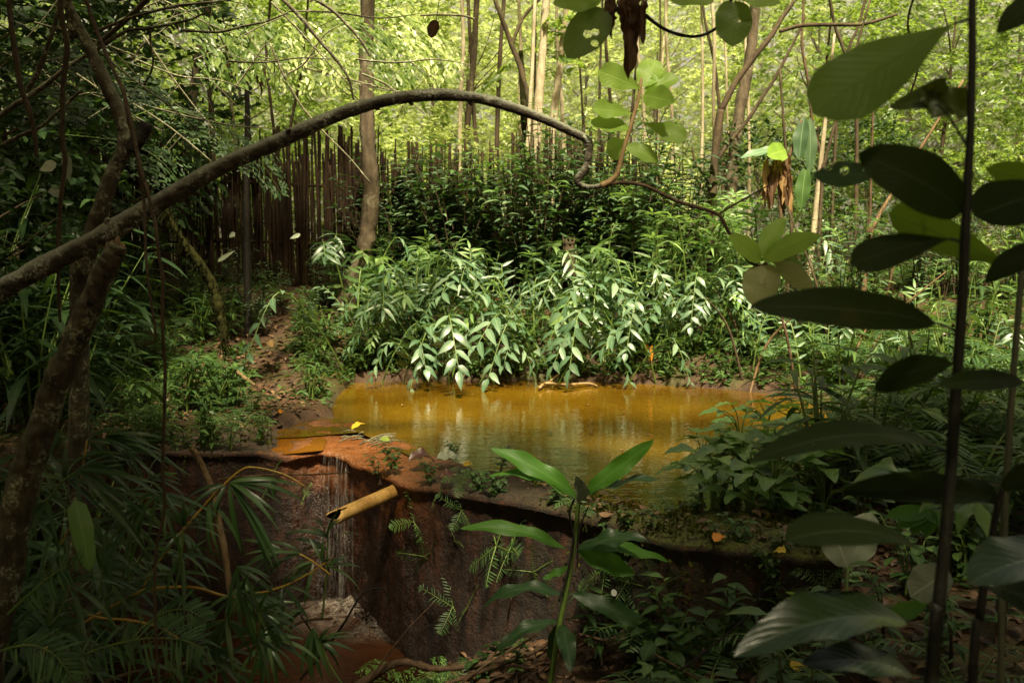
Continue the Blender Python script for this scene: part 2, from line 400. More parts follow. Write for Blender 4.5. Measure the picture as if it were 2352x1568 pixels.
def leafpx(mb, b, t, yb, yt, wpx, roll=0., shape='ell', **kw):
    B = P(b[0], b[1], yb); T = P(t[0], t[1], yt); a = (T - B).normalized()
    vw = (CAM - (B + T) / 2); n = (vw - a * vw.dot(a)).normalized()
    if roll:
        n1 = Quaternion(a, roll) @ n; n2 = Quaternion(a, -roll) @ n
        n = n1 if n1.z > n2.z else n2
    mb.leaf(B, T, n, wpx * (yb + yt) / 2 / F / max(.25, math.cos(roll)), shape=shape, **kw)

def mat_mist():
    a = NT('mist')
    v = a.n('ShaderNodeVolumeScatter', {'Color': (1, .98, .66), 'Density': .028, 'Anisotropy': .2})
    a.t.links.new(v.outputs[0], a.out.inputs['Volume'])
mat_mist()

# ------------------------------------------------------------------ the lie of the land
FRONT = [(250,1052),(330,1050),(480,1046),(640,1041),(745,1030),(840,1060),(930,1100),(1100,1145),(1300,1190),(1430,1225),(1560,1262),(1720,1282),(1860,1297),(1935,1302)]
BACK = [(250,1010),(330,1005),(480,1000),(640,985),(745,962),(870,985),(1000,1045),(1130,1092),(1260,1128),(1360,1160),(1450,1184),(1560,1200),(1680,1200),(1790,1210)]
front = [G(u, v) for u, v in FRONT]; back = [G(u, v) for u, v in BACK]
POOL = [G(u, v).to_2d() for u, v in [(640,1005),(745,968),(752,930),(765,900),(800,876),(1000,872),(1250,872),(1500,880),(1650,890),(1800,905),(1960,950),(1960,1040),(1860,1110),(1700,1190),(1560,1204),(1450,1186),(1250,1130),(1000,1050),(870,990),(745,1000)]]
WALLP = [p.to_2d() for p in front] + [p.to_2d() for p in reversed(back)]
GULLY = [p.to_2d() for p in front] + [V((2.0, 3.5)), V((1.7, 2.4)), V((0, 2.1)), V((-2.5, 2.2)), V((-3.4, 3.8)), V((-3.3, 5.6))]
PUDDLE = [G(u, v).to_2d() for u, v in [(545,1026),(570,1000),(650,984),(720,988),(744,1008),(738,1030),(650,1039)]]
def sdist(poly, x, y):
    inside = False; best = 1e9; n = len(poly)
    for i in range(n):
        ax, ay = poly[i]; bx, by = poly[(i + 1) % n]
        if (ay > y) != (by > y) and x < (bx - ax) * (y - ay) / (by - ay) + ax: inside = not inside
        dx, dy = bx - ax, by - ay
        t = max(0, min(1, ((x - ax) * dx + (y - ay) * dy) / (dx * dx + dy * dy + 1e-12)))
        d = (ax + dx * t - x) ** 2 + (ay + dy * t - y) ** 2
        if d < best: best = d
    d = math.sqrt(best); return -d if inside else d
FL = [(-9, -1.15), (-1, -1.25), (-.5, -1.02), (0, -.72), (.7, -.42), (1.3, -.24), (9, -.2)]
def floor_z(x):
    for (a, za), (b, zb) in zip(FL, FL[1:]):
        if x <= b: return lerp(za, zb, max(0, (x - a) / (b - a)))
    return -.2
def height(x, y):
    b = lerp(-.15, .055, sstep(4.2, 5.8, y)) + .78 * sstep(8.3, 11.6, y) + .03 * max(0, y - 11.6)
    b += .10 * sstep(1.6, 4.5, x) * sstep(5, 7, y) + .12 * sstep(-2.2, -4.5, x) * sstep(5, 7, y)
    b += .05 * noise.noise(V((x * .9, y * .9, 1.7))) + .022 * noise.noise(V((x * 3.1, y * 3.1, 5)))
    if y > 30 or y < 0 or abs(x) > 8: return b
    if y < 10.6 and y > 3.6:
        d = sdist(POOL, x, y)
        if d < .3:
            b = lerp(b, max(.03, min(b, .09)), sstep(.3, .05, d))
            b = lerp(b, -.45, sstep(.02, -.35, d))
    if 5.8 < y < 7.4 and x < -.8:
        d = sdist(PUDDLE, x, y)
        if d < .2: b = lerp(b, -.03 + .035 * noise.noise(V((x * 5, y * 5, 4))), sstep(.2, -.05, d))
    if y < 7.4:
        d = sdist(GULLY, x, y)
        if d < .2:
            b = lerp(b, floor_z(x) + .05 * noise.noise(V((x * 2, y * 2, 9))) + .03 * noise.noise(V((x * 6, y * 6, 2))), sstep(.2, .0, d))
        d = sdist(WALLP, x, y)
        if d < .06: b = min(b, lerp(-.3, b, sstep(-.06, .06, d)))
    return b
def on(x, y, dz=0): return V((x, y, height(x, y) + dz))

def axis(a, b, lo, hi, fine, far_):
    out = []; x = a
    while x < lo: out.append(x); x += max(fine * 2, (lo - x) * .16)
    n = int((hi - lo) / fine)
    out += [lo + (hi - lo) * i / n for i in range(n + 1)]
    x = hi
    while x < b: x += max(fine * 2, (x - hi) * .16 + .1); out.append(x)
    return out
xs = axis(-160, 160, -4.2, 4.6, .062, 1); ys = axis(-120, 260, 2.2, 11.5, .062, 1)
mb = MB()
for y in ys:
    for x in xs: mb.v.append(V((x, y, height(x, y))))
nx = len(xs)
for j in range(len(ys) - 1):
    for i in range(nx - 1):
        o = j * nx + i; mb.face((o, o + 1, o + nx + 1, o + nx), ((0, 0), (1, 0), (1, 1), (0, 1)))
solo('ground', mb, 'ground_soil', None, None, (0, 0, 0), kind='structure')

# ---- pool, puddle and stream
def sheet(name, poly, z, m, grow=0.):
    c = sum(poly, V((0, 0))) / len(poly); mb = MB()
    mb.v = [V((*(p + (p - c).normalized() * grow), z)) for p in poly]
    mb.face(tuple(range(len(poly))), tuple((0, 0) for _ in poly))
    return solo(name, mb, m, None, None, (0, 0, 0), kind='structure')
sheet('pool_water', POOL, 0, 'pool_water', .14)
sheet('stream_water', [V(p) for p in [(-3.6, 2.0), (1.0, 2.0), (.35, 5.2), (-.4, 5.8), (-1.1, 6.6), (-3.5, 6.3)]], -1.0, 'stream_water')

# ---- dam wall: one swept solid
def wall():
    mb = MB(); A, _ = smooth(front, 0, 16); B, _ = smooth(back, 0, 16); NP = 14; NF = 40
    for i, (a, b) in enumerate(zip(A, B)):
        tx = (A[min(i + 1, len(A) - 1)] - A[max(i - 1, 0)]).normalized(); nrm = V((tx.y, -tx.x, 0))
        if nrm.y > 0: nrm = -nrm
        tz = lerp(-.004, .045, sstep(-.75, .1, a.x)) + .01 * sstep(.6, 1.2, a.x) + .012 * noise.noise(a * 4) + .05 * sstep(-1.38, -1.62, a.x)
        col = [b + V((0, 0, -.6)), b + V((0, 0, tz - .03))]
        for k in range(1, NP + 1):
            q = k / (NP + .6); p = lerp(b, a, q)
            nz = .03 * noise.noise(p * 3.2) + .02 * noise.noise(p * 9) + .008 * noise.noise(p * 25)
            col.append(p + V((0, 0, tz + nz - (.02 if a.x < -.75 else 0) * q)))
        for k in range(NF + 1):
            q = k / NF; z = tz - .012 - 1.34 * q ** 1.15
            p = V((a.x, a.y, z)); n = .035 * noise.noise(p * 2.1) + .02 * noise.noise(V((p.x * 9, p.y * 9, p.z * 3))) + .016 * noise.noise(p * 17)
            bulge = .045 * math.exp(-((q - .025) / .03) ** 2)
            col.append(p + nrm * (n * min(1, q * 9 + .35) + bulge - .02 + .05 * q))
        mb.v += col; R = len(col)
    for i in range(len(A) - 1):
        for k in range(R - 1):
            o = i * R + k; mb.face((o, o + R, o + R + 1, o + 1), ((0, 0), (1, 0), (1, 1), (0, 1)))
    for e in (0, (len(A) - 1) * R):
        mb.face(tuple(e + k for k in range(R)), tuple((0, 0) for _ in range(R)))
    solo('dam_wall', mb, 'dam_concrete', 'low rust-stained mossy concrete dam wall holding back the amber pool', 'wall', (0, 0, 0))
wall()

# ---- falling water and foam
def fall():
    r = random.Random(3); mb = MB()
    ff, _ = smooth(front, 0, 9)
    seg = [p for p in ff if -1.17 < p.x < -.95 and p.y < 6.36]
    for k in range(6):
        p = seg[int(r.random() ** .8 * (len(seg) - 1))] + V((r.uniform(-.02, .02), 0, 0)); w = r.uniform(.03, .09); out = r.uniform(.05, .11)
        o = len(mb.v); n = 9
        for i in range(n + 1):
            q = i / n; z = .012 - 1.02 * q; yy = -.035 - out * (q ** .6)
            for s in (-1, 1): mb.v.append(V((p.x + s * w * (.6 + q * .5) + .02 * q * noise.noise(V((k, q * 3, 0))), p.y + yy, z)))
        for i in range(n):
            a = o + i * 2; u0 = k * .37
            mb.face((a, a + 1, a + 3, a + 2), ((u0, i / n), (u0 + w * 1.5, i / n), (u0 + w * 1.5, (i + 1) / n), (u0, (i + 1) / n)))
    solo('waterfall_water', mb, 'falling_water', None, None, (0, 0, 0), kind='structure')
    mb = MB(); c = V((-.98, 5.98)); o = len(mb.v); NR = 14; NA = 40
    for i in range(NR + 1):
        q = i / NR
        for j in range(NA):
            an = 2 * PI * j / NA; rr = q * (.56 + .16 * noise.noise(V((math.cos(an), math.sin(an), 3))))
            x = c.x + rr * math.cos(an) * 1.15; y = c.y + rr * math.sin(an) * .8 - .05
            z = -.985 + (1 - q) * (.09 + .10 * max(0, noise.noise(V((x * 9, y * 9, 2)))))
            mb.v.append(V((x, y, z)))
    for i in range(NR):
        for j in range(NA):
            k = (j + 1) % NA
            mb.face((o + i * NA + j, o + i * NA + k, o + (i + 1) * NA + k, o + (i + 1) * NA + j), ((i / NR, 0), (i / NR, 0), ((i + 1) / NR, 0), ((i + 1) / NR, 0)))
    solo('foam_water', mb, 'water_foam', None, None, (0, 0, 0), kind='structure')
fall()
sheet('puddle_water', PUDDLE, -.008, 'puddle_water', .02)

# ------------------------------------------------------------------ camera, sky, sun
cam = bpy.data.cameras.new('camera'); co = bpy.data.objects.new('camera', cam); COL.objects.link(co)
co.location = CAM; co.rotation_euler = (PI / 2 - TH, 0, 0)
cam.sensor_width = 36; cam.lens = 36 * F / 2352; cam.clip_end = 2000; cam.clip_start = .02
cam.dof.use_dof = True; cam.dof.focus_distance = 4.6; cam.dof.aperture_fstop = 6.3
SC.camera = co
SUN_EL, SUN_AZ = math.radians(57), math.radians(172)      # azimuth from +Y towards +X: high, from behind the viewer
w = bpy.data.worlds.new('World'); SC.world = w; w.use_nodes = True
nt = w.node_tree; nt.nodes.clear()
sk = nt.nodes.new('ShaderNodeTexSky'); sk.sky_type = 'NISHITA'; sk.sun_disc = False
sk.sun_elevation = SUN_EL; sk.sun_rotation = SUN_AZ; sk.dust_density = 7.0; sk.air_density = 1.0; sk.ozone_density = .5
bg = nt.nodes.new('ShaderNodeBackground'); bg.inputs[1].default_value = .062
ou = nt.nodes.new('ShaderNodeOutputWorld')
tint = nt.nodes.new('ShaderNodeMix'); tint.data_type = 'RGBA'; tint.blend_type = 'MULTIPLY'; tint.inputs[0].default_value = 1; tint.inputs[7].default_value = (1.12, .98, .60, 1)   # warm hazy daylight
nt.links.new(sk.outputs[0], tint.inputs[6]); nt.links.new(tint.outputs[2], bg.inputs[0]); nt.links.new(bg.outputs[0], ou.inputs[0])
sl = bpy.data.lights.new('sun', 'SUN'); so = bpy.data.objects.new('sun', sl); COL.objects.link(so)
sl.energy = 5.0; sl.angle = math.radians(5); sl.color = (1, .88, .60)
sd = V((math.sin(SUN_AZ) * math.cos(SUN_EL), math.cos(SUN_AZ) * math.cos(SUN_EL), math.sin(SUN_EL)))
so.rotation_euler = sd.to_track_quat('Z', 'Y').to_euler(); so.location = (0, 0, 30)
SC.view_settings.view_transform = 'Standard'; SC.view_settings.look = 'None'; SC.view_settings.exposure = 0
SC.cycles.film_exposure = 2.85
SC.cycles.max_bounces = 7; SC.cycles.diffuse_bounces = 4; SC.cycles.glossy_bounces = 3; SC.cycles.transmission_bounces = 5; SC.cycles.transparent_max_bounces = 28
SC.cycles.use_denoising = True; SC.cycles.sample_clamp_indirect = 6
SC.cycles.caustics_reflective = False; SC.cycles.caustics_refractive = False

# ------------------------------------------------------------------ plant makers
def crown(mb, r, c, R, nclump, per, L, W, twig=.45, shell=.5, droop=.25):
    cl = []
    for _ in range(nclump):
        d = rv(r); 
        while d.length > 1 or d.length < .05: d = rv(r)
        d = d.normalized() * (d.length ** shell)
        p = c + V((d.x * R[0], d.y * R[1], d.z * R[2])); cl.append(p)
        td = (V((d.x, d.y, d.z * .5)).normalized() + rv(r, .7)).normalized(); ln = twig * r.uniform(.5, 1.2)
        for k in range(per):
            q = k / max(1, per - 1); b = p + td * (q * ln) - V((0, 0, droop * q * q * ln))
            sd = td.cross(V((0, 0, 1))).normalized() if abs(td.z) < .95 else V((1, 0, 0))
            if k % 2: sd = -sd
            ld = (sd * r.uniform(.4, 1) + td * r.uniform(.2, .9) + V((0, 0, r.uniform(-.7, .25)))).normalized()
            l = L * r.uniform(.6, 1.25)
            mb.hexleaf(b, b + ld * l, (V((0, -.15, 1)) + rv(r, 1.15)).normalized(), W * l / L * r.uniform(.8, 1.2), fold=r.uniform(0, .5))
    return cl
def tree_proto(r, name, H, cz, R, tr, nclump, per, L, W, mleaf, mbark, cat='tree', shell=.5, lean=.25, twig=.45):
    t = Thing(name, '-', cat, (0, 0, 0)); c = V((r.uniform(-lean, lean), r.uniform(-lean, lean), cz))
    m = MB(); cl = crown(m, r, c, R, nclump, per, L, W, shell=shell, twig=twig)
    k = MB(); top = V((c.x * 1.2, c.y * 1.2, H))
    k.tube([V((0, 0, -.15)), V((r.uniform(-.1, .1), r.uniform(-.1, .1), H * .35)), V((c.x * .8, c.y * .8, H * .7)), top], [tr, tr * .8, tr * .55, tr * .2], 7, n=4, jit=.15)
    lb = MB()
    for p in r.sample(cl, min(14, len(cl))):
        q = min(.9, max(.15, (p.z - .5) / H)); s = V((c.x * q, c.y * q, H * q * .9))
        lb.tube([s, lerp(s, p, .5) + rv(r, .15), p], [tr * .35, tr * .2, tr * .06], 5, n=4)
    t.part('trunk', k, mbark); t.part('crown', m, mleaf); t.part('limbs', lb, mbark)
    return t.o
def frond(mb, st, pts, pin, w, r, leaf=0., up=V((0, 0, 1)), fill=1.0, rr=.004, mi_stem=0, droop=.25, start=.15):
    """a fern or palm-like frond: rachis plus pinnae along both sides; leaf > 0 divides each pinna again"""
    pp, _ = smooth(pts, 0, 10); L = sum((b - a).length for a, b in zip(pp, pp[1:]))
    st.tube(pp, [lerp(rr, rr * .25, i / len(pp)) for i in range(len(pp))], 5)
    n = pin
    for k in range(n):
        if r.random() < .05: continue
        q = start + (1 - start) * k / n; x = q * (len(pp) - 1); i = int(x); p = lerp(pp[i], pp[min(i + 1, len(pp) - 1)], x - i)
        t = (pp[min(i + 1, len(pp) - 1)] - pp[max(i - 1, 0)]).normalized(); sd = t.cross(up)
        if sd.length < .05: sd = t.orthogonal()
        sd.normalize(); nn = sd.cross(t)
        ln = w * (math.sin(PI * min(1, (q - start) / (1 - start) * .86 + .14)) ** .8) * r.uniform(.75, 1.1)
        for s in (-1, 1):
            if r.random() < .05: continue
            d = (sd * s + t * r.uniform(.3, .6) - V((0, 0, droop)) + nn * r.uniform(-.2, .2)).normalized(); e = p + d * ln
            if leaf:
                m = max(4, int(ln / leaf * 1.6))
                for j in range(1, m):
                    if r.random() < .22: continue
                    b2 = lerp(p, e, (j + r.uniform(-.4, .4)) / m); l2 = leaf * (1 - .6 * j / m) * r.uniform(.6, 1.35)
                    for s2 in (-1, 1):
                        d2 = (t * s2 + d * r.uniform(.2, 1) + rv(r, .3)).normalized(); mb.hexleaf(b2, b2 + d2 * l2, nn + rv(r, .5), l2 * .45, .1)
            else: mb.leaf(p, e, nn, w * .105 * fill, 4, 'narrow', arch=.05, fold=.1, cols=1)
def ginger(r, H, nleaf, L, W, lean, name='ginger_plant', ml='ginger', bend=.6):
    """upright or arching stalk with two ranks of lance leaves"""
    t = Thing(name, '-', 'plant', (0, 0, 0)); st = MB(); lf = MB()
    for s in range(1):
        a = r.uniform(-.3, .3); out = V((math.cos(a), math.sin(a), 0))
        pts = [V((0, 0, -.05)), out * (lean * H * .25) + V((0, 0, H * .45)), out * (lean * H * .62) + V((0, 0, H * .8)), out * (lean * H) + V((0, 0, H * (.98 - bend * lean)))]
        pp, rr = smooth(pts, [.011, .009, .007, .003], 8); st.tube(pp, rr, 6)
        sd0 = V((0, 0, 1)).cross(out); n = nleaf
        for k in range(n):
            q = .25 + .75 * k / (n - 1); x = q * (len(pp) - 1); i = min(int(x), len(pp) - 2); p = lerp(pp[i], pp[i + 1], x - i)
            tg = (pp[i + 1] - pp[max(0, i - 1)]).normalized(); s = 1 if k % 2 else -1
            if k == n - 1: d = (tg + rv(r, .1)).normalized()
            else: d = (sd0 * s * r.uniform(.75, 1) + tg * r.uniform(.45, .75) + V((0, 0, r.uniform(-.2, .12))) + out * r.uniform(-.15, .15)).normalized()
            l = L * r.uniform(.75, 1.15) * (1 if q < .9 else .85)
            e = p + d * l - V((0, 0, l * (.22 if k < n - 1 else 0)))
            nn = (tg.cross(sd0) * 1.0); nn = nn if nn.z > 0 else -nn
            lf.leaf(p, e, (nn + rv(r, .3)).normalized(), W * r.uniform(.8, 1.15), 7, 'lance', arch=r.uniform(.04, .12), fold=.2, wave=.06, cols=1, rnd=r)
    t.part('stalk', st, 'cane_green'); t.part('foliage', lf, ml); return t.o
def bush(r, name, H, nst, nleaf, L, W, ml, shape='lance', spread=.35, cat='shrub', mst='bark_twig', start=.25, droop=.3):
    t = Thing(name, '-', cat, (0, 0, 0)); st = MB(); lf = MB()
    for s in range(nst):
        an = r.uniform(0, 2 * PI); out = V((math.cos(an), math.sin(an), 0)); h = H * r.uniform(.65, 1.05); sp = spread * r.uniform(.3, 1) * H
        pts = [out * .03, out * sp * .4 + V((0, 0, h * .5)), out * sp + V((0, 0, h))]
        pp, rr = smooth(pts, [.007, .005, .002], 6); st.tube(pp, rr, 5)
        for k in range(nleaf):
            q = start + (1 - start) * (k + 1) / nleaf; x = q * (len(pp) - 1); i = min(int(x), len(pp) - 2); p = lerp(pp[i], pp[i + 1], x - i)
            a2 = k * 2.4 + s; d = (V((math.cos(a2), math.sin(a2), r.uniform(-.1, .55))) + out * .2).normalized()
            l = L * r.uniform(.6, 1.2); e = p + d * l - V((0, 0, droop * l))
            lf.leaf(p, e, (V((0, 0, 1)) + rv(r, .3)).normalized(), W * l / L, 5, shape, arch=.1, fold=.2, cols=1, wave=.04, rnd=r)
    t.part('stems', st, mst); t.part('foliage', lf, ml); return t.o
def fern(r, name, nf, L, w, pin, ml='fern', leaf=0., rise=.75):
    t = Thing(name, '-', 'fern', (0, 0, 0)); st = MB(); lf = MB()
    for k in range(nf):
        an = 2 * PI * k / nf + r.uniform(-.4, .4); out = V((math.cos(an), math.sin(an), 0)); l = L * r.uniform(.7, 1.1); z = rise * r.uniform(.7, 1.1)
        frond(lf, st, [V((0, 0, 0)), out * l * .35 + V((0, 0, l * z * .6)), out * l * .75 + V((0, 0, l * z * .72)), out * l + V((0, 0, l * z * .5))], pin, w, r, leaf)
    t.part('stalks', st, 'cane_green'); t.part('fronds', lf, ml); return t.o

# where something stands, told by things one can find
def where(u):
    for lim, s in ((330, 'behind the leaning broken trunk'), (620, 'behind the bamboo fence left of the stout trunk'), (900, 'behind the stout mottled trunk'), (1130, 'behind the crest of the arching branch'),
                   (1330, 'around the pale slender trunks'), (1560, 'behind the hanging dead leaves'), (1760, 'behind the forked mid-wood tree'), (2010, 'behind the upper big sapling leaf')):
        if u < lim: return s
    return 'behind the tall dark sapling stem'
def px(p):
    d = p - CAM; y = d.dot(FW); return 1176 + F * d.x / y, 784 - F * d.dot(UP) / y

m = MB(); m.v = [V((x, y, z)) for x in (-40, 40) for y in (16.5, 60) for z in (-.5, 14)]
for f in ((0, 1, 3, 2), (4, 6, 7, 5), (0, 4, 5, 1), (2, 3, 7, 6), (0, 2, 6, 4), (1, 5, 7, 3)): m.face(f, ((0, 0),) * 4)
solo('mist', m, 'mist', None, None, (0, 0, 0), kind='stuff', smooth_=False)

# ------------------------------------------------------------------ the wood behind
R0 = random.Random(11)
kinds = {}
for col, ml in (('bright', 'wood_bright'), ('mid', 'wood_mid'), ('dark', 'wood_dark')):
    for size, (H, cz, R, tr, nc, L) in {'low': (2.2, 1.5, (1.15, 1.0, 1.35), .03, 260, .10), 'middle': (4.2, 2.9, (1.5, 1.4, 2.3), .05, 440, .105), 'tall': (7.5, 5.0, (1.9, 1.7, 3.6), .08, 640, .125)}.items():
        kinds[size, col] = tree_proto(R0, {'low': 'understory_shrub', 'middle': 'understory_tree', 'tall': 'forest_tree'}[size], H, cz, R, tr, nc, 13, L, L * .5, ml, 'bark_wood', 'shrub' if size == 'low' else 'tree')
used = set()
TONE = {'bright': 'sun-toned yellow-green', 'mid': 'mid-green', 'dark': 'shade-toned dark green'}
NEAR = {0: 'nearest', 1: 'second row', 2: 'mid-depth', 3: 'far back', 4: 'farthest'}
rows = [(0, 13.3, 1.25, 'low', .7), (1, 15.6, 1.75, 'middle', .8), (2, 19.0, 2.1, 'middle', 1.05), (3, 23.5, 2.7, 'tall', .95), (4, 30, 3.9, 'tall', 1.1), (4, 37, 5.6, 'tall', 1.35)]
for ri, Y, dx, size, sc in rows:
    half = Y * .56 + 1.2; n = int(2 * half / dx); 
    for i in range(n + 1):
        x = -half + 2 * half * i / n + R0.uniform(-.35, .35) * dx; y = Y + R0.uniform(-.9, .9)
        u = 1176 + F * x / y
        if ri <= 1 and 1000 < u < 1650 and R0.random() < .35: continue
        if ri >= 3 and 480 < u < 680 and R0.random() < .4: continue
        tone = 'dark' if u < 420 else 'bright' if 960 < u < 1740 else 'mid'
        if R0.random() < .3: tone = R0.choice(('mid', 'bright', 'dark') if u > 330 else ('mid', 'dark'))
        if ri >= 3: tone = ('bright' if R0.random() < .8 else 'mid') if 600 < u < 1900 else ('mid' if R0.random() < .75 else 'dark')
        hgt = {'low': 'bushy {} shrub', 'middle': 'slim {} tree', 'tall': 'tall {} tree'}[size].format(TONE[tone])
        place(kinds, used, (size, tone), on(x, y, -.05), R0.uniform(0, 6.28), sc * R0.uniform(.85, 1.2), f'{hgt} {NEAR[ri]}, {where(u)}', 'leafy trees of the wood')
for i, (x, y, s) in enumerate([(-3.9, 7.0, .8), (-4.6, 8.6, .9), (-5.2, 10.2, 1.0), (-4.2, 10.3, .9)]):
    place(kinds, used, ('middle', 'dark'), on(x, y, -.05), R0.uniform(0, 6.28), s, 'dark tree added to darken the left, ' + ('close behind the crooked vine-wrapped tree' if y < 8 else 'at the shaded left end of the fence'), 'dark trees at the left edge')  # dark trees added to darken the upper left
for k, o in list(kinds.items()):
    if k not in used:
        for c in list(o.children): bpy.data.objects.remove(c)
        bpy.data.objects.remove(o)

# ---- unseen canopy trees added round the viewer to shade the near bank
R1 = random.Random(5)
can = [tree_proto(R1, 'added_shade_tree', 8.0, 6.6, (3.4, 3.2, 1.5), .16, 320, 14, .26, .14, 'canopy', 'bark_dark', shell=.8, twig=.9),
       tree_proto(R1, 'added_shade_tree', 7.2, 4.3, (2.9, 2.9, 3.6), .15, 330, 14, .26, .14, 'canopy', 'bark_dark', shell=.7, twig=.9)]
cu = set()
spots = [(0, -4.2, -.5, 1), (0, 4.9, -.2, 1), (0, -1.2, -3.6, 1.0), (0, 1.5, -4.5, 1.05), (0, -6.2, 5.0, 1), (0, 9.2, 3.4, 1), (0, 4.1, .2, .85), (0, -7.6, 9.2, 1), (0, -2.9, -.1, .9), (0, -4.6, 8.4, 1),
         (1, -8.0, 1.2, 1), (1, 8.6, .2, 1), (1, -4.6, -5.6, 1), (1, 4.8, -6.0, 1), (1, -8.6, -2.6, 1), (1, 9.0, -4, 1), (1, -9.8, 6.5, 1), (1, 10.6, 6.5, 1)]
for i, (k, x, y, s) in enumerate(spots):
    place(can, cu, k, on(x, y, -.1), R1.uniform(0, 6.28), s, 'unseen dark-leaved canopy tree added to shade the near bank', 'unseen canopy trees added for shade')

t = Thing('added_shade_tree', 'unseen canopy tree added to shade the dam with one long limb', 'tree', on(3.4, -.2), 'unseen canopy trees added for shade')  # unseen tree added, its crown reaching over to shade the dam
m = MB(); m.tube([on(3.4, -.2, -.1), V((3.3, -.1, 2.5)), V((2.9, .2, 4.8)), V((2.2, 1.1, 6.0)), V((1.4, 1.9, 6.3))], [.13, .11, .08, .05, .02], 8, n=5, jit=.15); t.part('trunk', m, 'bark_dark')
m = MB(); crown(m, R1, V((1.5, 1.9, 6.3)), (1.3, 1.0, .6), 110, 13, .24, .13, shell=.8, twig=.6); t.part('crown', m, 'canopy')

# ---- trees whose trunks can be followed by eye
R2 = random.Random(21)
def trunk_tree(label, spec, y, mbark, crown_n=60, ml='wood_mid', up=2.5, seg=9, forks=(), ext=True, name='tree', jit=.2, top=True, cs=1.4):
    pts, rad = pc(spec, y)
    lo = pts[-1]; d = (pts[-1] - pts[-2]).normalized()
    gz = height(lo.x, lo.y)
    if lo.z > gz and ext: pts.append(V((lo.x + d.x * .3, lo.y, gz - .1))); rad.append(rad[-1] * 1.25)
    t0 = pts[0]
    if top:
        d0 = (pts[0] - pts[1]).normalized()
        pts.insert(0, t0 + d0 * up); rad.insert(0, rad[0] * .6)
    t = Thing(name, label, 'tree', (lo.x, lo.y, gz)); k = MB(); k.tube(pts, rad, seg, n=6, jit=jit, lump=.12); t.part('trunk', k, mbark)
    if forks:
        lb = MB()
        for f in forks:
            fp, fr = pc(f, y); lb.tube(fp, fr, 6, n=5, jit=.15)
        t.part('limbs', lb, mbark)
    if crown_n:
        m = MB(); crown(m, R2, pts[0], (cs, cs, cs * .8), crown_n, 12, .14, .07); t.part('crown', m, ml)
    return t
trunk_tree('stout mottled grey-brown trunk standing in front of the bamboo fence', [(845,-10,16),(842,110,16.5),(843,256,17),(845,330,17.5),(849,384,18),(853,440,18.5),(847,513,19),(842,550,19.5),(834,585,20),(822,625,21.5),(806,665,24)], 10.4, 'bark_trunk', 90, 'wood_mid', seg=14)
trunk_tree('brightest pale cream trunk, slender and straight, right of the forked brown stem', [(1256,-10,9),(1248,92,9),(1240,200,10),(1232,320,11),(1226,400,11)], 12.9, 'bark_pale', 40, 'wood_bright')
trunk_tree('thin pale pole-like trunk close left of the brightest cream trunk', [(1228,20,4),(1222,160,4.5),(1214,300,5),(1208,400,5)], 12.6, 'bark_pale', 20, 'wood_bright')
trunk_tree('pale patchy trunk in the sunlit gap just right of the brightest cream trunk', [(1296,60,6),(1285,160,8),(1274,250,8.5),(1266,330,9),(1262,400,10)], 13.1, 'bark_pale', 30, 'wood_bright')
trunk_tree('thin brown stem forking into a V above the arching branch', [(1135,-5,4.5),(1153,44,5),(1175,103,6),(1197,161,6),(1215,242,6),(1217,330,7),(1215,420,7)], 12.7, 'bark_wood', 0, forks=[[(1175,105,5),(1200,44,4),(1237,0,3.5),(1252,-30,3)]], top=True, up=.6)
trunk_tree('slim brown trunk rising behind the crest of the arching branch', [(1096,-10,6.5),(1092,60,6.5),(1088,140,7),(1080,220,7),(1071,320,7),(1064,420,7)], 14, 'bark_wood', 40, 'wood_mid')
trunk_tree('short mossy olive trunk half hidden below the V-forked stem', [(1200,190,8),(1204,260,9),(1210,330,10),(1212,400,10)], 13, 'mossy', 12, 'wood_mid', up=.4, cs=.5)
trunk_tree('dark slanting trunk behind the left half of the bamboo fence', [(478,-10,9),(470,60,9),(454,146,10),(441,240,10),(428,330,11),(418,420,11)], 12.8, 'bark_wood', 60, 'wood_mid')
trunk_tree('thin dark trunk close right of the slanting fence-side trunk', [(484,-10,5),(480,92,5.5),(481,183,6),(487,280,6.5),(490,380,7)], 13.4, 'bark_wood', 40, 'wood_mid')
trunk_tree('broad grey-brown trunk right of the forked mid-wood tree', [(1735,0,11),(1728,90,12),(1716,170,12),(1703,230,13),(1688,330,13),(1678,440,14),(1672,520,14)], 12.5, 'bark_trunk', 60, 'wood_mid', seg=11)
trunk_tree('dark crooked tree with two long slanting limbs in the right of the wood', [(1655,252,9),(1645,330,9.5),(1638,420,10),(1632,513,11),(1630,560,12)], 10.6, 'bark_wood', 0, top=False,
           forks=[[(1655,255,8),(1694,183,7.5),(1738,124,7),(1770,85,6.5),(1797,40,5.5),(1822,5,5),(1840,-30,4)], [(1790,73,4.5),(1841,59,5),(1914,57,4.5),(1987,55,4),(2061,33,3)],
                  [(1645,370,5),(1680,322,4.5),(1713,282,4.5),(1755,218,4),(1782,176,4),(1826,92,3),(1850,40,2.5)], [(1640,430,4),(1600,380,3),(1590,340,2)]])
trunk_tree('pale thin trunk beside the hanging green leaf on the right', [(1898,255,4),(1890,330,5),(1878,440,6),(1870,520,6.5),(1862,585,7)], 10.8, 'bark_pale', 0, up=.8)
